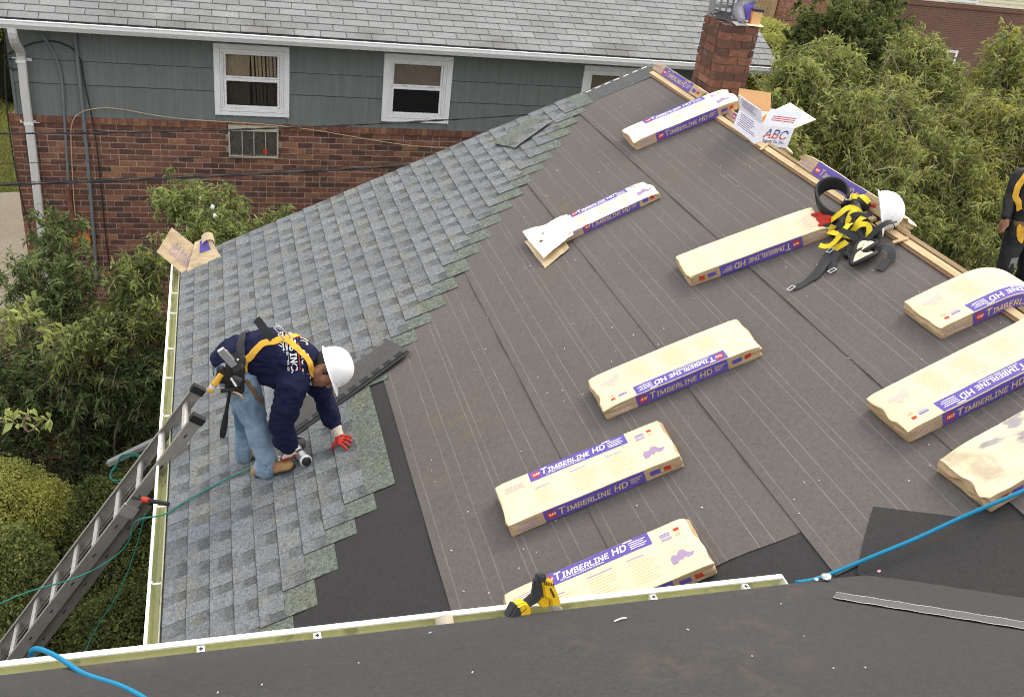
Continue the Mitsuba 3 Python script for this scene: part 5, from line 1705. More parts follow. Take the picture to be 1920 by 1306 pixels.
for k in range(13):
    s = 0.17 + k * 0.305
    put('rung', rung(s, -0.022, YN + 0.005, YF - 0.005, (0.95, 0)), 'm_ladder', lad)
for k in range(10):
    s = 0.98 + k * 0.305
    put('rung', rung(s, -0.125, YN + 0.04, YF - 0.04, (0.8, 0)), 'm_ladder', lad)
    for y, inn in ((YN, -1),):
        pass
for k in range(13):
    s = 0.17 + k * 0.305
    a = np.linspace(0, 2 * np.pi, 13)
    for yy, off in ((YN - 0.0015, -0.044), (YN + 0.0345, -0.138)):
        if off < -0.1 and s < 0.9:
            continue
        ring = np.array([[ladder_pt(s + 0.022 * math.cos(q) * f, yy - 0.002 * (f < 1), off + 0.007 * math.sin(q) * f) for q in a] for f in (0.05, 0.75, 1.0)])
        put('rung_end', G().grid(ring), 'm_charcoal', lad)
pts = [ladder_pt(s, y, b) for s in (0.87, 0.97) for y in (YN - 0.014, YN + 0.010) for b in (-0.100, 0.012)]
put('lock', G().add(pts, [[0, 1, 3, 2], [4, 6, 7, 5], [0, 4, 5, 1], [2, 3, 7, 6], [0, 2, 6, 4], [1, 5, 7, 3]], (0.5, 0)), 'm_ladder', lad)
cl = thing('hose_clamp', 'black bar clamp with a red collar at the eave gutter beside the ladder', 'clamp')
ca0, cb0 = np.array([-0.005, 5.31, 0.055]), np.array([-0.30, 5.50, 0.005])
d_ = cb0 - ca0
put('bar', G().tube([ca0, ca0 + d_ * 0.42], 0.014, 8), 'm_black', cl)
put('collar', G().tube([ca0 + d_ * 0.43, ca0 + d_ * 0.57], 0.019, 10), 'm_red', cl)
put('tail', G().tube([ca0 + d_ * 0.58, ca0 + d_ * 0.80], 0.010, 8), 'm_black', cl)

# ------------------------------------------------------------------ hose, ropes, wires
hose = [tuple(p) for p in RP(np.array([(u, v, max(w, 0.036)) for u, v, w in K['hose'][:-1]]))]
down = [(-0.145, 5.25, 0.004), (-0.25, 5.40, -0.20), (-0.39, 5.60, -0.59), (-0.65, 5.6, -0.76), (-0.97, 5.62, -0.87), (-1.19, 5.65, -0.99), (-1.6, 5.8, -1.3)]
lab(put('air_hose', G().tube(smooth_path(hose + down, 160), 0.0055, 8), 'm_teal', smooth=True), 'teal air hose running from the nail gun over the eave gutter to the ladder', 'hose')
lab(put('air_hose', G().tube(smooth_path([(-0.17, 5.45, -0.12), (-0.28, 5.5, -0.55), (-0.45, 5.55, -1.0), (-0.62, 5.6, -1.35), (-0.75, 5.3, -1.75), (-0.70, 5.0, -1.95), (-0.62, 4.7, -1.9), (-0.58, 4.35, -1.6), (-0.60, 4.1, -1.45), (-0.63, 3.95, -1.75)], 120), 0.0045, 8), 'm_teal', smooth=True), 'teal hose hanging below the ladder towards its foot', 'hose')
coil = []
for t in np.linspace(0, 1, 120):
    a = t * 2 * np.pi * 2.6
    coil.append((-0.46 + 0.12 * math.cos(a) + 0.02 * math.sin(3 * a), 7.16 + 0.10 * math.sin(a), -0.98 + 0.07 * math.sin(a + 0.6) + 0.015 * math.cos(2.3 * a)))
lab(put('hose_coil', G().tube(coil, 0.005, 8), 'm_teal', smooth=True), 'loops of teal hose bunched behind the ladder', 'hose')
gs = thing('gutter_offcut', 'weathered grey length of downspout lying behind the ladder', 'downspout')
put('pipe', ribbon_pipe(np.linspace([-0.62, 7.35, -1.06], [-0.20, 7.3, -0.80], 8), 0.032, 0.024, (0.2, 1, 0)), 'm_grey', gs)
lab(put('rope', G().tube(smooth_path([NP([2.757, -0.03, 0.012]).tolist()] + (KP('rope')[1:] + NRM * 0.01).tolist(), 90), 0.009, 10), 'm_rope', smooth=True), 'bright blue rope stretched from the gutter end to the right edge', 'rope')
rp = [(-0.36, 2.86, 1.18), (-0.34, 2.82, 1.36), (-0.29, 2.745, 1.474), (-0.22, 2.68, 1.492), (-0.12, 2.55, 1.535), (0.0, 2.43, 1.592), (0.12, 2.27, 1.668), (0.3, 2.0, 1.80), (0.6, 1.5, 2.04)]
lab(put('rope', G().tube(smooth_path(rp, 90), 0.009, 10), 'm_rope', smooth=True), 'bright blue rope lying over the foreground gutter at the lower left', 'rope')


def wire(name, label, a, b, sag, rad, twist=0, n=70):
    a, b = np.array(a, float), np.array(b, float)
    k = np.linspace(0, 1, n)[:, None]
    p = a * (1 - k) + b * k
    p[:, 2] -= sag * 4 * (k * (1 - k))[:, 0]
    g = G()
    if twist:
        for s in (0, 1):
            q = p + np.stack([0 * k[:, 0], np.cos(k[:, 0] * twist + s * np.pi), np.sin(k[:, 0] * twist + s * np.pi)], 1) * rad * 1.05
            g.tube(q, rad, 6)
    else:
        g.tube(p, rad, 6)
    return lab(put(name, g, 'm_cable', smooth=True), label, 'cable')


wire('overhead_cable', 'twisted black service cable from the rake across the windows, uppermost of the wires', (3.80, 9.26, 1.68), (-9.0, 10.1, 1.1), 0.30, 0.0060, 170)
wire('overhead_cable', 'thick black service cable lowest across the brick wall, reaching the rake', (2.75, 9.6, 0.98), (-9.0, 10.5, 0.05), 0.12, 0.0075, 90)
wire('overhead_cable', 'thin wire just above the lowest cable across the brick wall', (2.9, 9.6, 1.05), (-9.0, 10.4, 0.30), 0.22, 0.0035)
wire('overhead_cable', 'thin wire crossing in front of the air conditioner bottom and the brick wall', (3.2, 9.5, 1.20), (-9.0, 10.4, 0.15), 0.02, 0.0035)

# ------------------------------------------------------------------ the drill in the gutter and litter
dk = thing('cordless_drill', 'yellow and black cordless drill resting in the foreground gutter', 'drill')
DO = np.array([1.565, 2.662, 1.505])
dx_, dz_ = unit(np.array([0.98, 0.10, -0.12])), unit(np.array([-0.10, 0.35, 0.93]))
dy_ = np.cross(dz_, dx_)
DR = np.stack([dx_ * 0.97, dz_ * 0.86, dy_])


def drill(poly, h, m, name, z=0.0):
    from shapely.geometry import Polygon
    P_ = Polygon(poly)
    g = G()
    for a, b, ins in ((-h, -h * 0.55, 0.006), (-h * 0.55, h * 0.55, 0.0), (h * 0.55, h, 0.006)):
        Q = P_.buffer(-ins) if ins else P_
        mm = trimesh.creation.extrude_polygon(Q, b - a, engine='earcut')
        g.add(((np.array(mm.vertices) + [0, 0, a + z]) * 0.88) @ DR + DO, mm.faces)
    put(name, g, m, dk)


drill([(-0.155, -0.045), (-0.125, 0.012), (-0.085, 0.028), (-0.060, 0.022), (-0.050, -0.01), (-0.055, -0.055), (-0.150, -0.055)], 0.036, 'm_tool_yellow', 'battery')
drill([(-0.170, -0.050), (-0.128, 0.018), (-0.105, 0.010), (-0.100, -0.055), (-0.165, -0.060)], 0.039, 'm_charcoal', 'battery_cover')
drill([(-0.075, 0.022), (-0.055, -0.012), (-0.005, 0.012), (0.030, 0.055), (0.028, 0.105), (0.010, 0.148), (-0.012, 0.140), (-0.018, 0.100), (-0.028, 0.060)], 0.020, 'm_charcoal', 'handle')
drill([(-0.01, 0.012), (0.02, -0.02), (0.055, -0.015), (0.060, 0.04), (0.032, 0.045), (0.030, 0.052)], 0.018, 'm_tool_yellow', 'grip_front')
drill([(0.028, 0.045), (0.022, 0.120), (0.040, 0.158), (0.078, 0.130), (0.108, 0.030), (0.115, -0.01), (0.062, -0.012), (0.058, 0.03)], 0.032, 'm_tool_yellow', 'motor_housing')
drill([(0.0, 0.140), (0.010, 0.168), (0.045, 0.170), (0.052, 0.150), (0.030, 0.125)], 0.027, 'm_charcoal', 'motor_cap')
drill([(0.066, -0.013), (0.113, -0.013), (0.125, -0.06), (0.105, -0.085), (0.075, -0.085), (0.062, -0.06)], 0.026, 'm_steel', 'chuck')
drill([(0.045, 0.098), (0.064, 0.110), (0.088, 0.045), (0.068, 0.034)], 0.0335, 'm_charcoal', 'rating_plate')
drill([(0.012, 0.030), (0.028, 0.022), (0.040, 0.050), (0.026, 0.060)], 0.012, 'm_black', 'trigger')
drill([(0.050, 0.092), (0.062, 0.099), (0.068, 0.085), (0.056, 0.078)], 0.0342, 'm_tan_print', 'plate_print')
drill([(-0.118, -0.020), (-0.072, 0.010), (-0.066, -0.004), (-0.112, -0.036)], 0.0372, 'm_charcoal', 'battery_latch')
g = G()
for q in range(6):
    a = 0.028 + q * 0.009
    g.box((a, 0.118 - q * 0.002, 0.0315), (a + 0.0045, 0.142 - q * 0.004, 0.0335), fr=lambda v: (v * 0.88) @ DR + DO)
    g.box((a, 0.118 - q * 0.002, -0.0335), (a + 0.0045, 0.142 - q * 0.004, -0.0315), fr=lambda v: (v * 0.88) @ DR + DO)
put('vent_slot', g, 'm_black', dk, kind='stuff')
rc = np.random.default_rng(17)
s = trimesh.creation.icosphere(3, 0.017)
s.vertices = np.array(s.vertices) * (0.75 + 0.7 * meshkit.fbm(np.array(s.vertices) * 70, 3)[:, None]) * [1.3, 1, 0.8]
g = G().add(np.array(s.vertices) + NP([2.89, 0.0, 0.03]), s.faces).add(np.array(s.vertices) * 0.45 + NP([2.845, -0.01, 0.02]), s.faces)
lab(put('foil_ball', g, 'm_foil'), 'crumpled ball of silver foil near the end of the gutter', 'foil')
lab(put('sweet_wrapper', G().add(np.array(s.vertices) * [0.7, 0.4, 0.35] + NP([3.17, 0.0, 0.028]), s.faces), 'm_pink'), 'small pink and white twisted wrapper on the black felt', 'wrapper')
tape = []
for a in np.linspace(0, 1, 30):
    c0 = np.array([2.79 + 0.52 * a, 0.195 + 0.56 * a ])
    w_ = 0.043 * (1 - 0.25 * (a < 0.02))
    dn = np.array([0.56, -0.52]) / math.hypot(0.56, 0.52)
    tape.append([NP([*(c0 + dn * w_ * q), 0.0225 + 0.0012 * math.sin(a * 40 + q)]) for q in (-1, -0.9, 0, 0.9, 1)])
lab(put('tape_strip', G().grid(np.array(tape)), 'm_tape'), 'strip of shiny clear tape stuck on the foreground felt', 'tape')
tape = np.array(tape)
put('tape_edge', G().grid(tape[:, :2] + [0, 0, 0.001]).grid(tape[:, 3:] + [0, 0, 0.001]), 'm_dim_white', 'tape_strip')
g = G()
for q in range(130):
    u, v = rc.uniform(1.7, 5.0), rc.uniform(2.7, 9.0)
    if v < 2.0 + 0.0 or (u < 3.9 and v > 1.75 * u + 1.6 + 0.2) or (u < 2 and v > 5.4):
        continue
    a = rc.uniform(0, 6.28)
    l, w_ = rc.uniform(0.002, 0.0065), rc.uniform(0.0015, 0.0026)
    R_ = rot([0, 0, 1], a)
    g.box((-l, -w_, 0), (l, w_, 0.003), fr=lambda p: RP(p @ R_ + [u, v, 0.0125]))
for q in range(14):
    x, t_ = rc.uniform(0.2, 3.0), rc.uniform(0.03, 1.0)
    a = rc.uniform(0, 6.28)
    l, w_ = rc.uniform(0.002, 0.006), rc.uniform(0.0012, 0.002)
    R_ = rot([0, 0, 1], a)
    g.box((-l, -w_, 0), (l, w_, 0.003), fr=lambda p: NP(p @ R_ + [x, t_, 0.0185]))
put('paper_scraps', g, 'm_dim_white', kind='stuff', label='white flecks of torn release paper strewn over the felt', cat='litter')
lab(put('twig', G().tube(NP([(1.80, 0.185, 0.02), (1.83, 0.18, 0.026), (1.86, 0.165, 0.02)]), 0.0035, 5), 'm_dim_white'), 'tiny pale twig on the foreground felt', 'twig')

# ------------------------------------------------------------------ clutter on top of the chimney
cm = thing('flashing_scrap', 'bent dark flashing scraps on the front of the chimney top', 'flashing')
for j, (a, b, c, d) in enumerate((((4.79, 8.30, 2.885), (4.95, 8.10, 2.872), (5.00, 8.14, 2.90), (4.84, 8.36, 2.91)), ((4.90, 8.05, 2.875), (5.03, 8.06, 2.872), (5.01, 8.16, 2.90), (4.89, 8.15, 2.895)), ((4.80, 8.42, 2.90), (4.90, 8.25, 2.885), (4.97, 8.30, 2.93), (4.86, 8.46, 2.94)))):
    put('piece', G().grid(sheet((a, b, c, d), n=10, amp=0.015, freq=12, seed=j)), 'm_grey' if j == 1 else 'm_charcoal', cm)
cr = thing('plastic_crate', 'grey slotted plastic crate at the back of the chimney top', 'crate')
for k_, z in enumerate((2.90, 2.965, 3.03, 3.095)):
    put('rail', G().box((4.82, 8.40, z), (5.02, 8.412, z + 0.028)), 'm_grey', cr)
for x in (4.82, 4.885, 4.95, 5.008):
    put('upright', G().box((x, 8.398, 2.872), (x + 0.014, 8.414, 3.14)), 'm_grey', cr)
put('side', G().box((4.82, 8.414, 2.872), (4.832, 8.50, 3.14)), 'm_grey', cr)
pts_ = [(np.array([5.03, 8.30, 2.95]), .06), (np.array([5.10, 8.36, 3.05]), .06), (np.array([5.0, 8.33, 3.12]), .04), (np.array([4.99, 8.16, 2.90]), .035), (np.array([5.16, 8.32, 3.08]), .05)]
m = union([hull(pts_[0], pts_[1]), hull(pts_[1], pts_[2]), hull(pts_[0], pts_[3]), hull(pts_[1], pts_[4])])
lab(put('grey_jacket', ruffle(soft(m, 0.014, 4), 0.022, 13, 2), 'm_grey_cloth', smooth=True), 'crumpled grey jacket heaped on the chimney top', 'jacket')
pb = thing('orange_carton', 'orange carton with a dark lid at the right of the chimney top', 'carton')
o_ = np.array([5.085, 8.13, 2.872])
R_ = rot([0, 0, 1], 0.3)
put('body', G().box((0, 0, 0), (0.085, 0.10, 0.12), fr=lambda v: v @ R_ + o_), 'm_card', pb)
put('red_side', G().box((-0.004, 0, 0.004), (-0.0005, 0.10, 0.118), fr=lambda v: v @ R_ + o_), 'm_orange', pb)
put('lid', G().box((-0.005, -0.004, 0.121), (0.095, 0.104, 0.145), fr=lambda v: v @ R_ + o_), 'm_charcoal', pb)
put('open_flap', G().grid(sheet([(5.03, 8.06, 2.878), (5.17, 8.03, 2.882), (5.19, 8.16, 2.89), (5.05, 8.17, 2.876)], n=8, amp=0.006)), 'm_card_cream', pb)
lab(put('purple_bag', G().grid(sheet([(5.06, 8.20, 2.90), (5.12, 8.15, 2.93), (5.12, 8.22, 3.06), (5.05, 8.26, 3.02)], n=10, amp=0.02, freq=14)), 'm_purple'), 'scrap of purple printed wrapper between the jacket and the orange carton', 'wrapper')


# ------------------------------------------------------------------ the two roofers
def A3(*p):
    return np.array(p, float)


def head_parts(c, R3):
    """Balls of a head with a face, in world coordinates. R3 rows: right, forward, up; c: middle of the skull."""
    def w(p):
        return np.array(p, float) @ R3 + c
    B = [((0, -.015, .025), .088), ((0, .020, .020), .084), ((0, .050, -.090), .042), ((0, .074, -.112), .021), ((.043, .052, -.048), .034), ((-.043, .052, -.048), .034),
         ((0, .100, -.008), .011), ((0, .117, -.046), .0135), ((.030, .086, .016), .016), ((-.030, .086, .016), .016), ((0, .092, -.078), .018), ((.05, .0, -.075), .03), ((-.05, .0, -.075), .03)]
    P = [(w(p), r) for p, r in B]
    hs = [hull(P[0], P[1]), hull(P[1], P[4], P[5], P[2]), hull(P[2], P[3]), hull(P[1], P[8], P[9]), hull(P[6], P[7]), hull(P[8], P[9], P[6]), hull(P[2], P[10], P[4], P[5]), hull(P[2], P[11], P[12], P[0]),
          hull((w((.013, .103, -.050)), .009), (w((-.013, .103, -.050)), .009), P[7])]
    for s in (1, -1):
        hs.append(hull((w((s * .083, -.012, -.012)), .010), (w((s * .088, -.020, .006)), .010), (w((s * .080, -.006, -.046)), .008), (w((s * .091, -.026, -.014)), .008)))
    return hs, w


def limbs(J, names, k=1.0, e=0.0):
    return [hull((J[a][0], J[a][1] * k + e), (J[b][0], J[b][1] * k + e)) for a, b in names]


def fingers(wrist, palm, across, tips, r=0.0085):
    """Hulls of a palm with five jointed fingers; tips: thumb first. across: from the thumb's side to the little finger's side."""
    hs = []
    k = [palm + across * q for q in (-0.034, -0.012, 0.011, 0.033)]
    hs.append(hull((wrist, 0.026), (k[0], 0.014), (k[3], 0.013)))
    hs.append(hull((wrist, 0.024), (k[1], 0.015), (k[2], 0.015)))
    mid = tips[0] * 0.5 + (wrist * 0.45 + k[0] * 0.55) * 0.5 + across * -0.012
    hs += [hull((wrist * 0.45 + k[0] * 0.55, r * 1.6), (mid, r * 1.25)), hull((mid, r * 1.25), (tips[0], r))]
    for q in range(4):
        m = k[q] * 0.5 + tips[q + 1] * 0.5 + np.array([0, 0, 0.010])
        hs += [hull((k[q], r * 1.25), (m, r * 1.1)), hull((m, r * 1.1), (tips[q + 1], r * 0.9))]
    return hs


def near_skin(t, pts, off):
    """Moves points on to the nearest spot of a mesh, then outwards."""
    tr_ = cKDTree(np.array(t.vertices))
    pts = np.asarray(pts, float)
    d, i = tr_.query(pts, k=6)
    w = 1 / (d + 0.004)
    w /= w.sum(1, keepdims=True)
    v = (np.array(t.vertices)[i] * w[..., None]).sum(1)
    n = unit((t.vertex_normals[i] * w[..., None]).sum(1))
    return v + n * off, n


def strap_on(t, pts, w, off, n=60, th=0.004):
    p = smooth_path(pts, n)
    for _ in range(2):
        p, nn = near_skin(t, p, off)
        kern = np.array([1, 2, 3, 2, 1]) / 9
        p = np.stack([np.convolve(np.pad(p[:, c], 2, mode='edge'), kern, 'valid') for c in range(3)], 1)
    d = unit(np.gradient(p, axis=0))
    nn = unit(np.stack([np.convolve(np.pad(nn[:, c], 6, mode='edge'), np.ones(13) / 13, 'valid') for c in range(3)], 1))
    s = unit(np.cross(d, nn))
    m = np.cross(s, d)
    ring = [(-w / 2, 0), (-w / 4, 0.002), (w / 4, 0.002), (w / 2, 0), (w / 2, th), (w / 4, th + .002), (-w / 4, th + .002), (-w / 2, th), (-w / 2, 0)]
    return G().grid(np.array([p + s * a + m * b for a, b in ring]).transpose(1, 0, 2))


def boot(name, parent, heel, toe, ankle, tone, mm='m_leather'):
    mid = heel * 0.45 + toe * 0.55
    up_ = NRM
    m = union([hull((heel + up_ * .038, .038), (mid + up_ * .036, .040)), hull((mid + up_ * .036, .042), (toe + up_ * .032, .034)), hull((heel + up_ * .045, .040), (ankle, .050)), hull((mid + up_ * .045, .038), (ankle, .046))])
    t = soft(m, 0.012, 6)
    t = ruffle(t, 0.004, 28, 5)
    put(name, t, mm, parent, uv=np.tile([tone, 0.0], (len(t.vertices), 1)), smooth=True)
    d = unit(toe - heel)
    s_ = np.cross(up_, d)
    th_ = np.linspace(0, 2 * np.pi, 25)
    L_ = np.linalg.norm(toe - heel) / 2 + 0.042
    ring = np.array([(heel + toe) / 2 + d * L_ * math.copysign(abs(math.cos(a)) ** 0.8, math.cos(a)) + s_ * 0.047 * math.sin(a) for a in th_])
    put('sole', G().grid(np.stack([ring + up_ * 0.002, ring + up_ * 0.020])), 'm_charcoal', parent)


man = thing('person', 'roofer in a navy sweatshirt, blue jeans and white hard hat bending down to nail shingles', 'person')
J = dict(pelvis=(A3(.455, 5.365, 1.085), .145), waist=(A3(.56, 5.33, 1.165), .140), mid=(A3(.66, 5.29, 1.195), .145), chest=(A3(.79, 5.235, 1.165), .150), neckb=(A3(.88, 5.20, 1.150), .070), neck=(A3(.95, 5.185, 1.140), .055),
         shR=(A3(.775, 5.085, 1.075), .090), elR=(A3(.705, 5.085, .800), .066), wrR=(A3(.750, 5.125, .575), .046), shL=(A3(.900, 5.375, 1.060), .086), elL=(A3(.995, 5.345, .800), .062), wrL=(A3(1.062, 5.245, .655), .044),
         hipR=(A3(.470, 5.270, 1.040), .118), knR=(A3(.560, 5.205, .715), .070), anR=(A3(.618, 5.205, .425), .056), hipL=(A3(.450, 5.450, 1.010), .116), knL=(A3(.500, 5.470, .640), .074), anL=(A3(.495, 5.490, .340), .060))
HC = A3(1.000, 5.165, 1.158)
HU = unit(A3(.93, -.06, .34))
HF = A3(.22, -.38, -.90)
HF = unit(HF - HU * (HF @ HU))
HR = np.stack([np.cross(HF, HU), HF, HU])
hs, hw = head_parts(HC, HR)
lh_palm = RP([1.215, 5.205, 0.066])
lh_ac = unit(A3(.55, -.62, .26)) * -1.0
lh = fingers(J['wrL'][0] + A3(.012, -.012, -.03), A3(1.095, 5.185, .580), unit(A3(.50, .80, .15)), [A3(1.030, 5.165, .530), A3(1.122, 5.100, .566), A3(1.142, 5.125, .577), A3(1.158, 5.160, .585), A3(1.160, 5.200, .588)])
rh = fingers(J['wrR'][0] + A3(.004, .003, -.020), A3(.762, 5.150, .500), unit(A3(.85, .35, .2)), [A3(.715, 5.160, .470), A3(.722, 5.215, .452), A3(.745, 5.222, .455), A3(.770, 5.226, .460), A3(.792, 5.226, .466)])
core = limbs(J, [('pelvis', 'waist'), ('waist', 'mid'), ('mid', 'chest'), ('chest', 'neckb'), ('shR', 'elR'), ('elR', 'wrR'), ('shL', 'elL'), ('elL', 'wrL'), ('hipR', 'knR'), ('knR', 'anR'), ('hipL', 'knL'), ('knL', 'anL'), ('chest', 'shR'), ('chest', 'shL'), ('pelvis', 'hipR'), ('pelvis', 'hipL')], 0.72)
core += [hull((J['neckb'][0], .062), (J['neck'][0], .054)), hull((J['neck'][0], .054), (HC + HR[2] * -.05 + HR[1] * -.01, .058))]
core += [hull((J['anR'][0], .04), (RP([.80, 5.17, .065]), .022)), hull((J['anL'][0], .04), (RP([.67, 5.455, .065]), .022))]
small_hand = lambda wr, palm: hull((wr, .020), (palm, .014))
core += [small_hand(J['wrL'][0], A3(1.095, 5.19, .59)), small_hand(J['wrR'][0], A3(.76, 5.145, .505))]
body = soft(union(core + hs), 0.012, 5)
put('body', body, 'm_skin', man, uv=np.tile([0.0, 0.0], (len(body.vertices), 1)), smooth=True)
hair = union([hull((hw((0, -.032, .0)), .080), (hw((0, -.030, -.045)), .066)), hull((hw((.074, .018, .0)), .017), (hw((.076, .016, -.034)), .010)), hull((hw((-.074, .018, .0)), .017), (hw((-.076, .016, -.034)), .010)), hull((hw((.05, -.02, .02)), .04), (hw((.078, .012, .012)), .014)), hull((hw((-.05, -.02, .02)), .04), (hw((-.078, .012, .012)), .014))])
ht = soft(hair, 0.008, 4)
put('hair', ruffle(ht, 0.003, 120, 2), 'm_skin', man, uv=np.tile([1.0, 0.0], (len(ht.vertices), 1)), smooth=True)
for s_ in (1, -1):
    e_ = trimesh.creation.icosphere(2, 0.0085)
    put('eye', G().add(np.array(e_.vertices) + hw((s_ * .031, .094, -.012)), e_.faces), 'm_black', man, smooth=True)
    put('eyebrow', G().tube([hw((s_ * .014, .104, .008)), hw((s_ * .032, .102, .012)), hw((s_ * .050, .088, .006))], 0.005, 6), 'm_black', man, smooth=True)
put('mouth', G().tube([hw((.022, .100, -.080)), hw((0, .110, -.080)), hw((-.022, .100, -.080))], 0.003, 6), 'm_leather', man, smooth=True)
hard_hat('hard_hat', None, HC + HU * 0.012 + HF * 0.010, HR, parent=man)

# clothes
jk = [hull((J['pelvis'][0] + A3(-.025, .0, .03), .132), (J['waist'][0], .142))] + limbs(J, [('pelvis', 'waist'), ('waist', 'mid'), ('mid', 'chest'), ('chest', 'neckb')], 1.0, 0.004)
jk += [hull((J['chest'][0], .13), J['shR']), hull((J['chest'][0], .13), J['shL']), hull(J['shR'], (J['shR'][0] * .5 + J['elR'][0] * .5 + A3(-.01, -.008, 0), .080)), hull((J['shR'][0] * .5 + J['elR'][0] * .5 + A3(-.01, -.008, 0), .080), (J['elR'][0], .074)),
       hull((J['elR'][0], .074), (J['elR'][0] * .35 + J['wrR'][0] * .65, .066)), hull((J['elR'][0] * .35 + J['wrR'][0] * .65, .066), (J['wrR'][0] + A3(0, 0, .035), .050)),
       hull(J['shL'], J['elL']), hull((J['elL'][0], .064), (J['elL'][0] * .35 + J['wrL'][0] * .65, .060)), hull((J['elL'][0] * .35 + J['wrL'][0] * .65, .060), (J['wrL'][0] + A3(-.012, .018, .030), .046)),
       hull((J['waist'][0] + A3(0, -.02, -.10), .07), (J['chest'][0] + A3(-.08, -.05, -.10), .07)), hull((J['neckb'][0], .078), (J['neckb'][0] + A3(.03, -.008, .0), .068))]
jt = soft(union(jk), 0.0095, 12)
jt = folds(folds(ruffle(jt, 0.010, 8, 1, (1, 1, 1.3)), 0.021, 9, 2, (1, .6, 1.2)), 0.011, 19, 6, (1, .7, 1.3))
put('sweatshirt', jt, 'm_cloth', man, uv=np.tile([0.0, 0.0], (len(jt.vertices), 1)), smooth=True)
for a, b, r0 in ((J['wrR'][0] + A3(0, 0, .045), J['wrR'][0] + A3(.0, .002, -.012), .049), (J['wrL'][0] + A3(-.016, .024, .036), J['wrL'][0] + A3(.004, -.006, -.006), .045)):
    q = G().tube(np.linspace(a, b, 9), [r0 + .006, r0 + .002, r0, r0 - .001, r0, r0 - .001, r0 - .001, r0 - .002, r0 - .008], 24, (0, 0))
    put('cuff', q, 'm_cloth', man, smooth=True)
hem = trimesh.Trimesh(*[np.array(x) for x in (body.vertices, body.faces)], process=False)
dn = limbs(J, [('hipR', 'knR'), ('hipL', 'knL')], 1.0, 0.0)
dn += [hull((J['knR'][0], .076), (J['anR'][0] + A3(0, 0, .04), .066)), hull((J['anR'][0] + A3(0, 0, .04), .062), (J['anR'][0] + A3(-.005, 0, -.055), .066)), hull((J['knL'][0], .076), (J['anL'][0] + A3(0, 0, .04), .066)), hull((J['anL'][0] + A3(0, 0, .04), .062), (J['anL'][0] + A3(-.005, 0, -.040), .066)),
       hull((J['hipR'][0], .118), (J['hipL'][0], .118), (J['pelvis'][0] + A3(-.02, .01, .0), .136)), hull((J['hipR'][0] + A3(-.05, 0, .03), .10), (J['hipL'][0] + A3(-.05, 0, .03), .10))]
dt = soft(union(dn), 0.0095, 10)
dt = folds(folds(ruffle(dt, 0.008, 9, 4, (1, 1, 1.2)), 0.012, 8, 7, (1.2, 1.2, 1.0)), 0.007, 17, 3, (1.2, .9, 1.3))
put('jeans', dt, 'm_cloth', man, uv=np.tile([1.0, 1.0], (len(dt.vertices), 1)), smooth=True)
boot('boot', man, RP([.655, 5.235, .026]), RP([.862, 5.160, .026]), J['anR'][0] + A3(.0, 0, -.035), 0.0)
boot('boot', man, RP([.545, 5.500, .026]), RP([.735, 5.430, .026]), J['anL'][0] + A3(.01, 0, -.02), 0.0)
for hs_, wr, pal in ((lh, J['wrL'][0], A3(1.095, 5.185, .580)), (rh, J['wrR'][0], A3(.762, 5.150, .500))):
    t = soft(union(hs_ + [hull((wr + A3(0, 0, .012), .036), (wr * .4 + pal * .6, .027))]), 0.005, 4)
    d = (np.array(t.vertices) - wr) @ unit(pal - wr)
    tone = np.clip((d - 0.052) / 0.03 + 0.5 * (t.vertex_normals[:, 2] < -0.1), 0, 1)
    put('glove', t, 'm_glove', man, uv=np.stack([tone, tone * 0], 1), smooth=True)

# safety straps worn over the sweatshirt
put('yellow_strap', strap_on(jt, [(0.905, 5.12, 1.12), (0.88, 5.12, 1.18), (0.845, 5.13, 1.25), (0.79, 5.16, 1.32), (0.745, 5.2, 1.36)], 0.040, 0.004), 'm_gold', man)
put('yellow_strap', strap_on(jt, [(0.745, 5.2, 1.36), (0.79, 5.27, 1.33), (0.85, 5.32, 1.28), (0.91, 5.35, 1.22), (0.95, 5.33, 1.14)], 0.040, 0.004), 'm_gold', man)
put('yellow_strap', strap_on(jt, [(0.755, 5.19, 1.36), (0.70, 5.19, 1.385), (0.64, 5.17, 1.39), (0.58, 5.16, 1.37), (0.53, 5.14, 1.33), (0.49, 5.13, 1.27), (0.475, 5.13, 1.19), (0.475, 5.14, 1.12)], 0.044, 0.006), 'm_gold', man)
put('leg_strap', strap_on(dt, [(0.50, 5.15, 1.09), (0.55, 5.14, 1.02), (0.58, 5.16, 0.95), (0.585, 5.20, 0.90)], 0.024, 0.004), 'm_leather', man)
put('belt', strap_on(jt, [(0.50, 5.42, 1.30), (0.475, 5.32, 1.32), (0.455, 5.22, 1.28), (0.445, 5.15, 1.20), (0.45, 5.13, 1.10), (0.49, 5.14, 1.00)], 0.055, 0.010), 'm_charcoal', man)
put('dorsal_strap', ribbon([(0.66, 5.20, 1.355), (0.625, 5.20, 1.395), (0.590, 5.215, 1.445), (0.565, 5.22, 1.475)], 0.050, (-0.3, -0.8, 0.5), 0.006), 'm_charcoal', man)
rg = smooth_path([(0.668, 5.21, 1.415), (0.69, 5.215, 1.428), (0.735, 5.215, 1.385), (0.768, 5.215, 1.335), (0.760, 5.20, 1.322), (0.735, 5.20, 1.335), (0.695, 5.205, 1.385), (0.668, 5.21, 1.415)], 50)
put('dee_ring', G().tube(rg, 0.0045, 8), 'm_steel', man, smooth=True)

# lettering across the back: lines run from the far shoulder to the near one, letter tops towards the head
BO, BX, BY = A3(.790, 5.245, 1.330), unit(A3(-.02, -.92, -.30)), unit(A3(.96, -.02, .10))
BN = unit(np.cross(BX, BY))
jv, jn = np.array(jt.vertices), jt.vertex_normals
facing = jn @ BN > 0.15
jtree = cKDTree(np.stack([(jv[facing] - BO) @ BX, (jv[facing] - BO) @ BY], 1))
jh = ((jv[facing] - BO) @ BN)


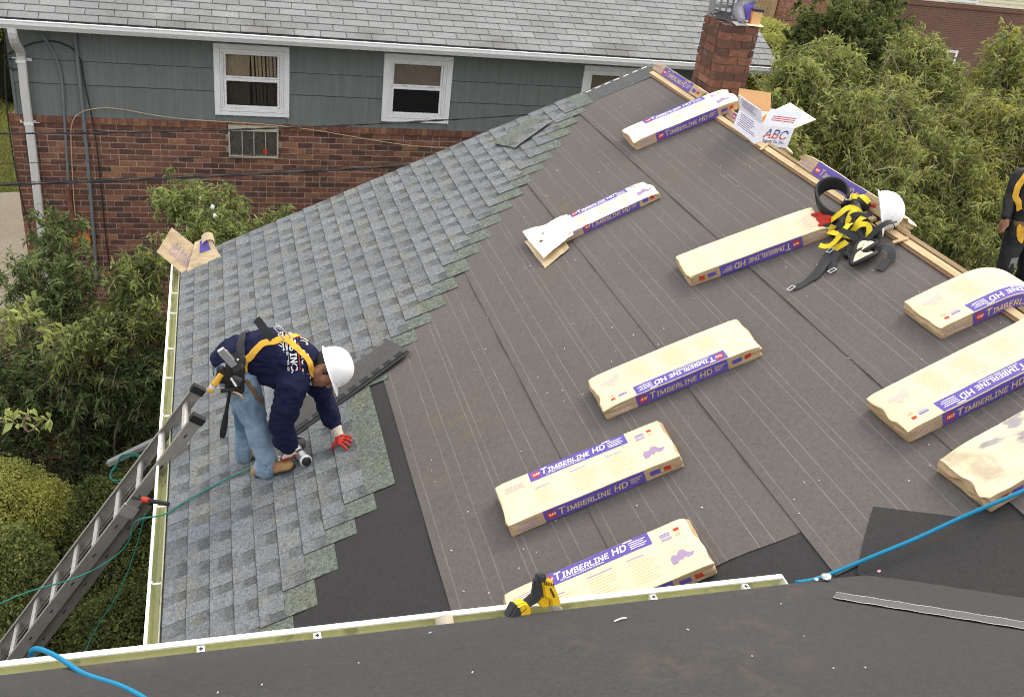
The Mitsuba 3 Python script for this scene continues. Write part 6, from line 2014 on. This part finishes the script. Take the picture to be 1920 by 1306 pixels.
def on_back(x, y, off):
    d, i = jtree.query(np.stack([x, y], 1), k=6)
    w = 1 / (d + 0.003)
    h = (jh[i] * w).sum(1) / w.sum(1)
    return BO + x[:, None] * BX + y[:, None] * BY + (h + off)[:, None] * BN


def back_text(s, x0, x1, y, h, m, name, off=0.0025):
    v, f = text(s, True)
    x = x0 + (v[:, 0] - v[:, 0].min()) / (v[:, 0].max() - v[:, 0].min()) * (x1 - x0)
    g = G().add(on_back(x, y + v[:, 1] * h, off + v[:, 2] * 0.05), f)
    put(name, g, m, man, kind='stuff')


def back_bar(x0, x1, y0, y1, m, name, off=0.003):
    X, Y = np.meshgrid(np.linspace(x0, x1, 16), [y0, y1], indexing='ij')
    put(name, G().grid(on_back(X.ravel(), Y.ravel(), off).reshape(16, 2, 3)), m, man)


back_text('RST CHOICE', -0.09, 0.215, 0.036, 0.044, 'm_print', 'lettering', 0.0055)
back_bar(-0.09, 0.20, 0.019, 0.025, 'm_red', 'underline', 0.006)
back_text('ROOFERS INC.', -0.08, 0.215, -0.030, 0.038, 'm_print', 'lettering', 0.0055)
back_text('ROOFING SIDING GUTTERS', -0.05, 0.20, -0.052, 0.012, 'm_print', 'lettering', 0.0055)
back_text('334-7272', -0.04, 0.125, -0.094, 0.031, 'm_print', 'lettering', 0.0055)

# tool pouch with its tools, hung at the right hip
pt = union([hull((A3(.415, 5.105, 1.235), .035), (A3(.46, 5.115, 1.20), .035), (A3(.405, 5.105, 1.07), .030), (A3(.455, 5.115, 1.05), .034)), hull((A3(.355, 5.11, 1.20), .025), (A3(.345, 5.11, 1.13), .025), (A3(.40, 5.11, 1.12), .028))])
pt = ruffle(soft(pt, 0.012, 4), 0.005, 30, 3)
put('tool_pouch', pt, 'm_leather', man, uv=np.tile([1.0, 0.0], (len(pt.vertices), 1)), smooth=True)
put('pouch_flap', G().grid(sheet([(.405, 5.085, 1.31), (.455, 5.085, 1.335), (.475, 5.07, 1.22), (.425, 5.06, 1.20)], n=8, amp=0.004)), 'm_charcoal', man)
put('rivet', G().add(*(lambda m: (np.array(m.vertices) + A3(.452, 5.070, 1.285), m.faces))(trimesh.creation.icosphere(2, 0.008))), 'm_steel', man)
put('pouch_trim', G().tube(smooth_path([(.355, 5.08, 1.09), (.40, 5.065, 1.075), (.44, 5.06, 1.06), (.475, 5.075, 1.01)], 20), 0.006, 6), 'm_tan_print', man, smooth=True)
hm = thing('hammer', 'hammer with a black rubber handle hanging from the roofer\'s tool pouch', 'hammer')
h0, h1 = A3(.403, 5.06, 1.08), A3(.350, 5.06, .745)
kk = np.linspace(0, 1, 16)
rad = np.interp(kk, [0, .45, .52, .6, .9, 1], [.010, .011, .016, .017, .021, .017])
put('handle', G().tube(h0 + (h1 - h0) * kk[:, None], rad, 14), 'm_black', hm, smooth=True)
put('head', G().tube([h0 + A3(-.055, -.005, .0), h0 + A3(.05, .0, .012)], 0.013, 10), 'm_black', hm, smooth=True)
sp = thing('hammer_tacker', 'silver hammer tacker with a taped orange grip stuck in the tool pouch', 'stapler')
s0, s1 = A3(.425, 5.075, 1.255), A3(.365, 5.07, 1.345)
R3 = frame(s1 - s0, A3(-.3, -.8, .5))
put('head', G().box((-.01, -.020, -.012), (.125, .020, .014), fr=lambda v: v @ R3 + s0).box((.02, -.026, -.006), (.10, .026, .004), fr=lambda v: v @ R3 + s0), 'm_steel', sp)
g0, g1 = A3(.355, 5.075, 1.185), A3(.285, 5.06, 1.075)
kk = np.linspace(0, 1, 12)[:, None]
put('grip', G().tube(g0 + (g1 - g0) * kk * 0.62, np.interp(np.linspace(0, 1, 12), [0, 1], [.016, .021]), 12), 'm_gold', sp, smooth=True)
put('tape_band', G().tube(g0 + (g1 - g0) * (0.62 + 0.18 * kk), 0.0215, 12), 'm_dim_white', sp, smooth=True)
put('butt', G().tube(g0 + (g1 - g0) * (0.80 + 0.20 * kk), np.interp(np.linspace(0, 1, 12), [0, .7, 1], [.021, .020, .012]), 12), 'm_gold', sp, smooth=True)
tm = thing('tape_measure', 'dark tape measure clipped to the roofer\'s tool pouch', 'tape measure')
R3 = frame(A3(.9, .0, .3), A3(-.1, -.85, .5))
put('case', soft(union([hull((A3(.43, 5.055, 1.165), .020), (A3(.455, 5.055, 1.15), .020), (A3(.44, 5.055, 1.125), .022))]), 0.01, 2), 'm_charcoal', tm, smooth=True)
put('clip', G().box((-.03, -.006, 0), (.03, .006, .004), fr=lambda v: v @ rot([0, 0, 1], 1.3) @ R3 + A3(.425, 5.030, 1.155)), 'm_steel', tm)

# nail gun under his right hand
ng_ = thing('nail_gun', 'grey pneumatic coil nail gun in the roofer\'s gloved right hand', 'nail gun')
n0, n1 = A3(.800, 5.335, .447), A3(.868, 5.112, .478)
kk = np.linspace(0, 1, 26)
rad = np.interp(kk, [0, .05, .12, .16, .18, .30, .32, .50, .52, .60, .62, .93, 1.0], [.018, .024, .026, .034, .036, .036, .033, .033, .037, .037, .034, .036, .030])
put('barrel', G().tube(n0 + (n1 - n0) * kk[:, None], rad, 22), 'm_steel', ng_, smooth=True)
dn_ = unit(n1 - n0)
put('cap', G().tube([n1 + dn_ * -.004, n1 + dn_ * .006, n1 + dn_ * .012], [.033, .030, .020], 20), 'm_black', ng_, smooth=True)
put('cap_ring', G().tube([n1 - dn_ * .030, n1 - dn_ * .008], .0385, 22), 'm_white', ng_, smooth=True)
put('band', G().tube([n0 + (n1 - n0) * .52, n0 + (n1 - n0) * .60], .0385, 22), 'm_charcoal', ng_, smooth=True)
put('nose', G().tube([n0, n0 - dn_ * .05 + A3(0, 0, -.01), n0 - dn_ * .085 + A3(0, 0, -.022)], [.02, .013, .008], 10), 'm_charcoal', ng_, smooth=True)
put('magazine', G().tube([n0 + A3(.035, .02, -.018), n0 + A3(.035, .02, .022)], .048, 22), 'm_charcoal', ng_, smooth=True)
q0 = n0 * .35 + n1 * .65
put('handle', G().tube(smooth_path([q0, A3(.780, 5.195, .478), A3(.735, 5.192, .462), A3(.705, 5.205, .445)], 16), .016, 12), 'm_grey', ng_, smooth=True)
put('end_plug', G().tube([A3(.712, 5.203, .447), A3(.690, 5.212, .437)], .021, 14), 'm_steel', ng_, smooth=True)
put('coupling', G().tube(np.linspace(A3(.690, 5.212, .437), A3(.610, 5.252, .395), 9), [.009, .010, .012, .010, .012, .012, .009, .010, .008], 12), 'm_brass', ng_, smooth=True)

# the second roofer, beyond the ridge
man2 = thing('person', 'roofer in dark clothes and yellow straps at the right edge, standing beyond the ridge', 'person')
SH = A3(.05, -.01, 0)
J2 = dict(pelvis=(A3(7.66, 6.80, 1.50), .15), mid=(A3(7.66, 6.86, 1.70), .15), chest=(A3(7.70, 6.92, 1.86), .16), neckb=(A3(7.76, 6.95, 1.98), .07), shL=(A3(7.55, 6.98, 1.90), .075), elL=(A3(7.49, 6.93, 1.68), .055), wrL=(A3(7.44, 6.85, 1.55), .04),
          shR=(A3(7.88, 6.90, 1.86), .08), elR=(A3(7.98, 6.80, 1.62), .055), wrR=(A3(7.94, 6.68, 1.45), .04), hipL=(A3(7.58, 6.80, 1.44), .10), knL=(A3(7.53, 6.72, 1.06), .075), anL=(A3(7.45, 6.74, .905), .06), hipR=(A3(7.75, 6.80, 1.42), .11), knR=(A3(7.80, 6.72, 1.05), .075), anR=(A3(7.84, 6.80, .78), .055))
J2 = {k_: (v_[0] + SH, v_[1]) for k_, v_ in J2.items()}
HC2 = A3(7.84, 6.93, 2.09) + SH
HR2 = box_frame((0.2, -.8, -.55), (0.15, -.5, .85))
hs, hw2 = head_parts(HC2, HR2)
core = limbs(J2, [('pelvis', 'mid'), ('mid', 'chest'), ('chest', 'neckb'), ('shR', 'elR'), ('elR', 'wrR'), ('shL', 'elL'), ('elL', 'wrL'), ('hipR', 'knR'), ('knR', 'anR'), ('hipL', 'knL'), ('knL', 'anL'), ('chest', 'shR'), ('chest', 'shL'), ('pelvis', 'hipR'), ('pelvis', 'hipL')], 0.7)
core += [hull((J2['neckb'][0], .06), (HC2 - HR2[2] * .05, .056))]
core += fingers(J2['wrL'][0], J2['wrL'][0] + A3(-.02, -.03, -.07), unit(A3(.3, -.9, 0)), [J2['wrL'][0] + A3(*p) for p in ((.02, .02, -.10), (-.03, .0, -.14), (-.04, -.02, -.15), (-.05, -.05, -.145), (-.05, -.07, -.13))])
core += fingers(J2['wrR'][0], J2['wrR'][0] + A3(-.02, -.05, -.05), unit(A3(.9, .3, 0)), [J2['wrR'][0] + A3(*p) for p in ((-.06, -.02, -.08), (-.05, -.10, -.10), (-.03, -.11, -.11), (-.0, -.10, -.11), (.02, -.09, -.10))])
bt = soft(union(core + hs), 0.016, 5)
put('body', bt, 'm_skin', man2, uv=np.tile([0.0, 0.0], (len(bt.vertices), 1)), smooth=True)
hr = soft(union([hull((HC2 + HR2[2] * .03 - HR2[1] * .01, .097), (HC2 - HR2[1] * .03 - HR2[2] * .03, .085)), hull((HC2 + HR2[2] * .05 - HR2[0] * .05, .06), (HC2 - HR2[0] * .09 + HR2[2] * .0, .03))]), 0.014, 4)
put('hair', hr, 'm_skin', man2, uv=np.tile([1.0, 0.0], (len(hr.vertices), 1)), smooth=True)
jk = limbs(J2, [('pelvis', 'mid'), ('mid', 'chest'), ('chest', 'shR'), ('chest', 'shL'), ('shR', 'elR'), ('elR', 'wrR'), ('shL', 'elL'), ('elL', 'wrL')], 1.0, .004) + [hull((J2['chest'][0], .13), (J2['neckb'][0], .08))]
j2 = ruffle(soft(union(jk), 0.018, 6), 0.012, 11, 6)
put('sweatshirt', j2, 'm_black', man2, smooth=True)
d2 = ruffle(soft(union(limbs(J2, [('hipR', 'knR'), ('knR', 'anR'), ('hipL', 'knL'), ('knL', 'anL'), ('pelvis', 'hipR'), ('pelvis', 'hipL')], 1.0, .006)), 0.018, 5), 0.010, 11, 8)
put('trousers', d2, 'm_black', man2, smooth=True)
for a, b in ((BP([(7.49 - RX) / CA, 6.80, .01]), BP([(7.45 - RX) / CA, 6.66, .01])), (BP([(7.89 - RX) / CA, 6.86, .01]), BP([(7.85 - RX) / CA, 6.66, .01]))):
    boot('boot', man2, a, b, a + A3(0, 0, .12), 0.6)
put('yellow_strap', strap_on(j2, [(7.66, 6.95, 2.00), (7.60, 6.90, 1.94), (7.54, 6.88, 1.85), (7.53, 6.84, 1.73), (7.58, 6.78, 1.63)], 0.055, 0.006), 'm_gold', man2)
put('leg_strap', strap_on(d2, [(7.60, 6.70, 1.52), (7.58, 6.69, 1.45), (7.62, 6.69, 1.38)], 0.08, 0.006), 'm_gold', man2)
put('leg_strap', strap_on(d2, [(7.72, 6.67, 1.56), (7.69, 6.66, 1.46), (7.64, 6.67, 1.39)], 0.05, 0.008), 'm_gold', man2)
put('belt', strap_on(j2, [(7.54, 6.78, 1.50), (7.63, 6.66, 1.53), (7.78, 6.63, 1.53), (7.88, 6.73, 1.52)], 0.05, 0.008), 'm_leather', man2)
put('knee_pocket', G().grid(sheet([(7.545, 6.650, 1.20), (7.615, 6.640, 1.22), (7.620, 6.635, 1.11), (7.545, 6.640, 1.09)], n=6, amp=0.003)), 'm_grey', man2)
